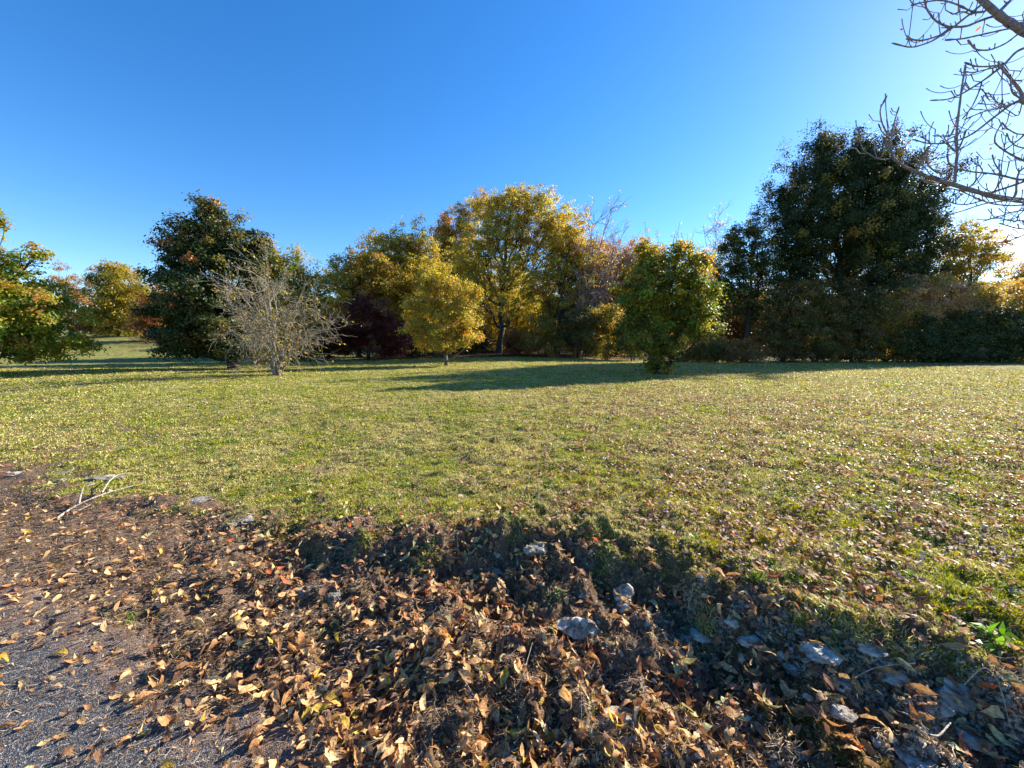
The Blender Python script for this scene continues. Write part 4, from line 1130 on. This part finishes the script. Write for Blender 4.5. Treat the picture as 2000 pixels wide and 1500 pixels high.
for k in big:
    idx = np.array([k])
    V1, F1, c1 = build_leaves("x", idx, np.array([-0.25, -0.02, .06, .18, .34, .5, .66, .82, .93, 1.0]), np.array([-1, -.5, 0, .5, 1.0]))
    o = mesh_obj("fallen_leaf", V1.reshape(-1, 3) - [LX[k], LY[k], LZ[k]], [F1], M_litter, col=np.repeat(LCOL[k][None], len(F1), 0), smooth=True)
    o.location = (LX[k], LY[k], LZ[k])
    c = LCOL[k]
    hue = "yellow" if (c[1] > 0.62 * c[0] and c[2] < 0.4 * c[1]) else "greenish" if c[1] > 0.8 * c[0] else "red" if c[1] < 0.35 * c[0] and c[0] > .3 \
        else "dark brown" if c[0] < 0.2 else "orange brown" if c[0] < 0.38 else "tan"
    where = "on grey asphalt" if LS[k] < 1.0 else "in litter below bank" if LS[k] < 1.5 else "on earth bank" if LA_[k] < 1 else "on mossy bank top"
    place = ["far left", "left", "inner left", "centre left", "centre right", "inner right", "right", "far right"][min(int(ppx[k] / 250), 7)]
    shape = ("narrow" if WID[k] / LEN[k] < 0.35 else "broad") + (" curled" if abs(curl[k]) > 1.3 else " flat" if abs(curl[k]) < 0.5 else "")
    size = "large " if LEN[k] > 0.075 else "small " if LEN[k] < 0.052 else ""
    tip = "up" if TAX[k][1] > 0.7 else "down" if TAX[k][1] < -0.7 else "right" if TAX[k][0] > 0 else "left"
    tag(o, "%s%s %s leaf %s, %s, pointing %s" % (size, shape, hue, where, place, tip), "leaf", "fallen leaves nearest the path")

# ------------------------------------------------------------------ stones
def ico(sub):
    import bmesh
    bm = bmesh.new(); bmesh.ops.create_icosphere(bm, subdivisions=sub, radius=1)
    V = np.array([v.co[:] for v in bm.verts]); F = np.array([[v.index for v in f.verts] for f in bm.faces]); bm.free()
    return V, F
ICO = ico(4)
def noise3(P, seed):
    return (vnoise(P[:, 0] + P[:, 2] * .7, P[:, 1] - P[:, 2] * .4, seed) + vnoise(P[:, 1] * 1.1 + 5, P[:, 2] * 1.1 - P[:, 0] * .3, seed + 1)) / 2
def stone(px, py, wpx, hpx, label, mat, seed, flat=0.6, name="stone", sink=0.5):
    r = rng(seed)
    p = hit(px, py + hpx * 0.3)
    dist = p[1] * math.cos(PITCH) + (EYE - p[2]) * math.sin(PITCH)
    W = wpx * (1.55 if px > 1290 else 1.3) / FPX * dist / 2
    H = max(hpx / FPX * dist / 2, 0.3 * W)
    V = ICO[0].copy()
    # chip flat facets off a sphere
    for _ in range(20):
        d = unit(r.normal(size=3)); h = 0.5 + 0.38 * r.random()
        q = V @ d; V = V - np.clip(q - h, 0, None)[:, None] * d
    V *= (0.78 + 0.44 * noise3(V * 1.8 + seed, seed))[:, None]
    V *= (0.84 + 0.32 * noise3(V * 5 + seed, seed + 5))[:, None]; V *= (0.93 + 0.14 * noise3(V * 15 + seed, seed + 7))[:, None]
    V = V * np.array([W, max(W, H) * 0.8, 1.0 * (H * flat + 0.25 * W * flat)])
    a = r.random() * .8 - .4; c, s = math.cos(a), math.sin(a)
    V = V @ np.array([[c, s, 0], [-s, c, 0], [0, 0, 1]])
    V[:, 2] += V[:, 2].ptp() * (0.5 - sink) if hasattr(V[:, 2], "ptp") else np.ptp(V[:, 2]) * (0.5 - sink)
    o = mesh_obj(name, V, [ICO[1]], mat, smooth=False)
    o.location = tuple(p)
    o.data.update()
    tag(o, label, "stone", "stones in the bank")
    return o
stones = [
    (1370, 1235, 40, 26, "crumbled white stone left of the mossy lip on the right", 0, .6),
    (1600, 1262, 54, 24, "pale slab just under the turf on the right", 0, .5),
    (1640, 1385, 40, 26, "pale stone between the blue slabs and the forked twig", 0, .5),
    (1480, 1440, 60, 34, "broad low white rock near the bottom edge right of centre", 0, .4),
    (1420, 1375, 36, 28, "grey white stone above the low rock at the bottom edge", 0, .5),
    (1700, 1265, 36, 18, "small pale slab under the turf farther right", 0, .5),
    (1905, 1440, 46, 34, "grey stone below the big rounded one at the far right", 1, .6),
    (1790, 1480, 50, 30, "dirty white stone at the bottom right edge", 0, .5),
    (1088, 1272, 32, 30, "blocky white stone alone in the leaves at mid bank", 0, .8),
    (1218, 1152, 38, 44, "upright white chalky rock face at the top of the bank", 0, .9),
    (1140, 1205, 74, 70, "large embedded white rock with crumbling edge", 0, .35),
    (1222, 1178, 30, 34, "white chip directly below the upright chalky rock", 0, .7),
    (1322, 1266, 44, 52, "rounded grey cream stone between moss cushions", 1, .6),
    (1305, 1168, 34, 18, "small white stone right of the upright chalky rock", 0, .5),
    (1300, 1352, 14, 10, "tiny white chip below the rounded grey cream stone", 0, .5),
    (1462, 1244, 44, 26, "flat white stone upslope in the right bank", 0, .5),
    (1430, 1208, 26, 20, "small white slab under the mossy lip of the bank", 0, .5),
    (1448, 1280, 16, 28, "narrow upright white chip beside dark soil", 0, .9),
    (1544, 1300, 24, 18, "small bluish white chip right of the narrow chip", 0, .5),
    (1650, 1322, 44, 34, "broad pale blue slab right of middle bank", 0, .4),
    (1572, 1418, 34, 36, "upper pale blue slab of the pair at the bottom right", 0, .4),
    (1578, 1460, 50, 60, "lower large pale blue slab at the bottom right", 0, .4),
    (1715, 1445, 20, 14, "small white chip left of the forked twig", 0, .5),
    (1742, 1308, 50, 24, "wide white slab lying under the mossy lip", 0, .35),
    (1862, 1340, 68, 54, "big grey rounded stone at the right end of the bank", 1, .7),
    (1842, 1372, 32, 44, "smaller grey stone leaning on the big grey stone", 1, .7),
    (1215, 1404, 110, 44, "long white rock ledge low in the bank", 0, .4),
    (1190, 1428, 34, 24, "white stone at the left end of the low ledge", 0, .5),
    (1516, 1416, 16, 12, "tiny pale chip left of the pale blue slabs", 0, .5),
    (1310, 1430, 14, 10, "tiny white chip right of the low ledge", 0, .5),
    (918, 1194, 26, 22, "small grey white stone left of the large embedded rock", 0, .6),
    (972, 1078, 18, 16, "small white chip in the dark hollow under the turf", 0, .6),
    (1052, 1062, 46, 34, "grey lump of stone under the turf edge", 1, .6),
    (600, 1148, 46, 24, "grey flat stone in the left part of the bank", 1, .5),
    (648, 1156, 34, 22, "grey stone beside the flat one in the left bank", 1, .6),
    (816, 1300, 28, 20, "dull grey stone among dry leaves", 1, .5),
    (480, 1012, 50, 20, "cream coloured stone at the bank top near the lawn", 1, .4),
    (395, 972, 56, 14, "wide flat cream stone left of the bank", 1, .3),
    (124, 922, 38, 12, "thin pale slab at the lawn edge on the left", 1, .3),
    (190, 930, 40, 12, "longest grey slab at the lawn edge behind the dead branch", 1, .3),
    (228, 930, 32, 10, "small grey slab right of the longest slab", 1, .3),
    (124, 936, 22, 12, "small grey stone below the thin pale slab", 1, .5),
    (28, 922, 28, 12, "pinkish pale stone at the far left lawn edge", 1, .5),
    (172, 944, 26, 8, "low grey stone in front of the longest slab", 1, .4),
    (970, 1112, 20, 10, "greenish chip in the hollow under the turf edge", 1, .5),
    (1005, 1455, 22, 16, "dark grey stone half covered by leaves at the bottom", 1, .5),
    (1360, 1300, 40, 18, "grey white rubble stone under a moss cushion", 0, .4),
    (1500, 1352, 34, 22, "chalky lump in the middle of the right bank", 0, .5)]
for q, (px, py, w, h, lab, mt, fl) in enumerate(stones):
    stone(px, py, w, h, lab, M_rock_white if mt == 0 else M_rock_grey, 900 + q, fl)
r = rng(960)
for q in range(46):
    px = 1060 + 860 * r.random(); py = 1130 + 0.17 * (px - 1060) + 200 * r.random() * (1 - 0.3 * (px - 1060) / 860)
    p = hit(px, py)
    near_ = min(stones, key=lambda s_: (s_[0] - px) ** 2 + (s_[1] - py) ** 2)
    side_ = ("right" if px > near_[0] else "left") if abs(px - near_[0]) > abs(py - near_[1]) else ("downhill" if py > near_[1] else "uphill")
    core = near_[4].split(" in the ")[0].split(" under ")[0].split(" near ")[0].split(" at the ")[0].split(" below ")[0].split(" right of")[0].split(" left of")[0].split(" with ")[0].split(" beside ")[0].split(" alone")[0]
    stone(px, py, 9 + 12 * r.random(), 8 + 7 * r.random(), "chalk pebble just %s of the %s" % (side_, core), M_rock_white, 1000 + q, 0.7, name="chalk_pebble", sink=0.45)["group"] = "chalk pebbles in the bank"
# crumbs of chalk nobody could count
def crumbs():
    r = rng(950); V0, F0 = ico(1); n = 3600
    s = 1.15 + 1.2 * r.random(n); t = -1.4 + 4.0 * r.random(n) ** .6
    X = NX * s + NY * t; Yv = NY * s - NX * t
    g = fbm(X * 6, Yv * 6, 47, 4)
    k = r.random(n) < 0.12 + sstep(.47, .58, g)
    X, Yv = X[k], Yv[k]; n = len(X)
    sz = 0.0025 + 0.014 * r.random(n) ** 4
    P = np.stack([X, Yv, terrain(X, Yv) + 0.3 * sz], -1)
    V = P[:, None, :] + V0[None] * (0.6 + .6 * r.random((n, len(V0), 1))) * sz[:, None, None] * np.array([1.2, 1, .7])
    F = (F0[None] + (np.arange(n) * len(V0))[:, None, None]).reshape(-1, 3)
    tag(mesh_obj("chalk_rubble", V.reshape(-1, 3), [F], M_rock_white), "white chalk crumbs sprinkled over the bare bank", "rubble", kind="stuff")
crumbs()

# ------------------------------------------------------------------ dead wood, twigs and weeds
def lying(name, label, cat, polys, mat, lift=0.02, part="branch"):
    """polys: list of (pixel points on the ground, width px start, end, heights)"""
    b = hit(*polys[0][0][0])
    root = empty(name, tuple(b)); tag(root, label, cat)
    for pts, w0, w1, hs in polys:
        P = np.array([hit(*q) + [0, 0, lift + h] for q, h in zip(pts, hs)])
        dz_ = P[0][1]
        m = 14; t = np.linspace(0, len(P) - 1, m)
        Q = np.stack([np.interp(t, np.arange(len(P)), P[:, c]) for c in range(3)], -1)
        for _ in range(2): Q[1:-1] = .25 * Q[:-2] + .5 * Q[1:-1] + .25 * Q[2:]
        tb = Tubes(7); tb.add(Q, np.linspace(w0, w1, m) * dz_ / FPX / 2 * (1 + .1 * np.sin(np.arange(m) * 1.9)))
        tb.build(part, mat, root)
    return root
lying("dead_branch", "bleached forked dead branch lying left by the lawn edge", "branch",
      [([(110, 1018), (140, 1000), (175, 985), (220, 968), (285, 948)], 5, 1.5, [0.0, 0.02, .03, .03, .01]),
       ([(200, 972), (215, 950), (235, 938), (262, 932)], 3.2, 1.5, [0.03, .05, .06, .03]),
       ([(155, 992), (160, 980), (165, 972)], 3.5, 2, [0.02, .06, .09]),
       ([(120, 1012), (150, 1003), (180, 990)], 3, 1.5, [0.0, 0.0, .01])], M_deadwood)
lying("forked_twig", "pale forked dead twig low in the bottom right bank", "twig",
      [([(1748, 1400), (1785, 1430), (1810, 1455), (1835, 1490)], 3, 2.4, [0.01, .04, .03, .0]),
       ([(1750, 1425), (1780, 1443), (1812, 1462)], 2.4, 3, [0.01, .03, .03]),
       ([(1812, 1460), (1830, 1468), (1852, 1450)], 4.5, 3, [0.03, .04, .06])], M_deadwood)
lying("dry_stem", "thin dry stem across the upper right bank", "twig",
      [([(1660, 1345), (1700, 1335), (1740, 1328), (1785, 1322)], 2, 1.4, [0.02, .05, .05, .04])], M_deadwood)
lying("dry_stem", "curved straw coloured stem beside the big grey stone", "twig",
      [([(1880, 1360), (1915, 1352), (1945, 1375), (1972, 1430)], 2.2, 1.5, [0.03, .1, .08, .0])], M_deadwood)
lying("dry_stem", "long thin stem pointing down the middle of the bank", "twig",
      [([(1010, 1380), (1022, 1345), (1040, 1280)], 1.6, 1.1, [0.0, .05, .05])], M_deadwood)
lying("dry_stem", "slender straw standing in the leaves at the bottom middle", "twig",
      [([(1136, 1478), (1135, 1440), (1134, 1390)], 1.4, 1.0, [0.0, .06, .1])], M_deadwood)
lying("dry_stem", "short dark twig on the left side of the leaf pile", "twig",
      [([(895, 1325), (908, 1350), (925, 1375)], 3, 2, [0.02, .03, .02])], M_twig)

def dandelion(px, py_base, py_head, label, seed, head=True):
    r = rng(seed); b = hit(px, py_base); top = at(px - 3, py_head, b[1] + .02)
    root = empty("dandelion", tuple(b)); tag(root, label, "flower")
    tb = Tubes(5); tb.add(bez(b - [0, 0, .02], (b + top) / 2 + [0.006, 0, 0], top, 7), 0.0016)
    tb.build("stem", bark_mat("reddish_stem", (0.25, 0.10, 0.05), (0.4, 0.2, 0.1)), root)
    if head:
        n = 260; d = unit(r.normal(size=(n, 3))); tb = Tubes(3)
        for k in range(n):
            tb.add(np.array([top, top + d[k] * 0.009, top + d[k] * 0.0165]), [0.0003, 0.0003, 0.0011], 3)
        tb.build("seed_head", M_deadwood, root)
    else:
        tb = Tubes(5); tb.add(np.array([top, top + [0, 0, .004], top + [0, 0, .009]]), [0.002, 0.004, 0.002]); tb.build("bud", M_bark_brown, root)
dandelion(895, 1108, 1040, "white dandelion clock on a thin stem at the bank top", 1)
dandelion(856, 1066, 1000, "bare reddish dandelion stem left of the white seed head", 2, False)

def tuft(px, py, n, h, w, label, P, seed, wide=0.05, name="grass_tuft", cat="grass tuft"):
    r = rng(seed); b = hit(px, py)
    X = b[0] + r.normal(size=n) * wide; Yv = b[1] + r.normal(size=n) * wide * .8
    p0 = np.stack([X, Yv, terrain(X, Yv) - .003], -1)
    d = unit(np.stack([r.normal(size=n) * .8, r.normal(size=n) * .8, np.full(n, .9)], -1)); sd = unit(np.cross(d, r.normal(size=(n, 3))))
    hh = h * (.5 + .7 * r.random(n))[:, None]; ww = w * (.6 + .6 * r.random(n))[:, None]
    mid = p0 + d * hh * .55; d2 = unit(d + [0, 0, -.7]); tip = mid + d2 * hh * .5
    V = np.stack([p0 - sd * ww * .3, p0 + sd * ww * .3, mid + sd * ww * .5, mid - sd * ww * .5, tip], 1).reshape(-1, 3)
    q = np.arange(n)[:, None] * 5; c = pal(P, n, r)
    o = mesh_obj(name, V, [q + np.array([[0, 1, 2, 3]]), q + np.array([[3, 2, 4]])], M_grass, col=np.concatenate([c, c]))
    tag(o, label, cat, "green tufts by the path and bank")
WG = [(0.12, 0.2, 0.03, 3), (0.2, 0.26, 0.05, 2), (0.35, 0.33, 0.08, 1)]
tuft(262, 1212, 36, .09, .006, "small green weed among yellow leaves on the asphalt", WG, 1, .05)
tuft(655, 1248, 50, .07, .004, "yellowish grass tuft at the foot of the bank", WG, 2, .03)
tuft(385, 1388, 26, .05, .008, "low grey green weed in the leaves on the asphalt", [(0.14, 0.18, 0.09, 1), (0.2, 0.24, 0.12, 1)], 3, .04)
tuft(1962, 1262, 34, .07, .022, "bright green broad leaved weed at the right edge", [(0.16, 0.32, 0.03, 1), (0.22, 0.36, 0.05, 1)], 4, .05)
tuft(838, 1085, 40, .06, .007, "dark green weed below the dandelion clock", [(0.06, 0.12, 0.02, 1), (0.1, 0.16, 0.03, 1)], 5, .05)
tuft(1085, 1175, 30, .05, .010, "small green seedling beside the large embedded rock", [(0.12, 0.18, 0.04, 1)], 6, .03)
tuft(1195, 1095, 46, .06, .008, "leafy green weed hanging over the turf edge", WG, 7, .06)
tuft(560, 940, 60, .06, .006, "dark green grass clump at the front edge of the lawn", [(0.07, 0.14, 0.02, 1), (0.12, 0.2, 0.03, 1)], 8, .12)
tuft(470, 925, 60, .06, .006, "green grass clump left of the dark clump at the lawn edge", WG, 9, .14)
tuft(780, 878, 160, .06, .008, "fresh green grass patch in the middle of the lawn", [(0.1, 0.22, 0.02, 1), (0.16, 0.26, 0.04, 1)], 10, .28)
tuft(1160, 1390, 24, .05, .005, "short grass sprout beside the low white ledge", WG, 11, .03)
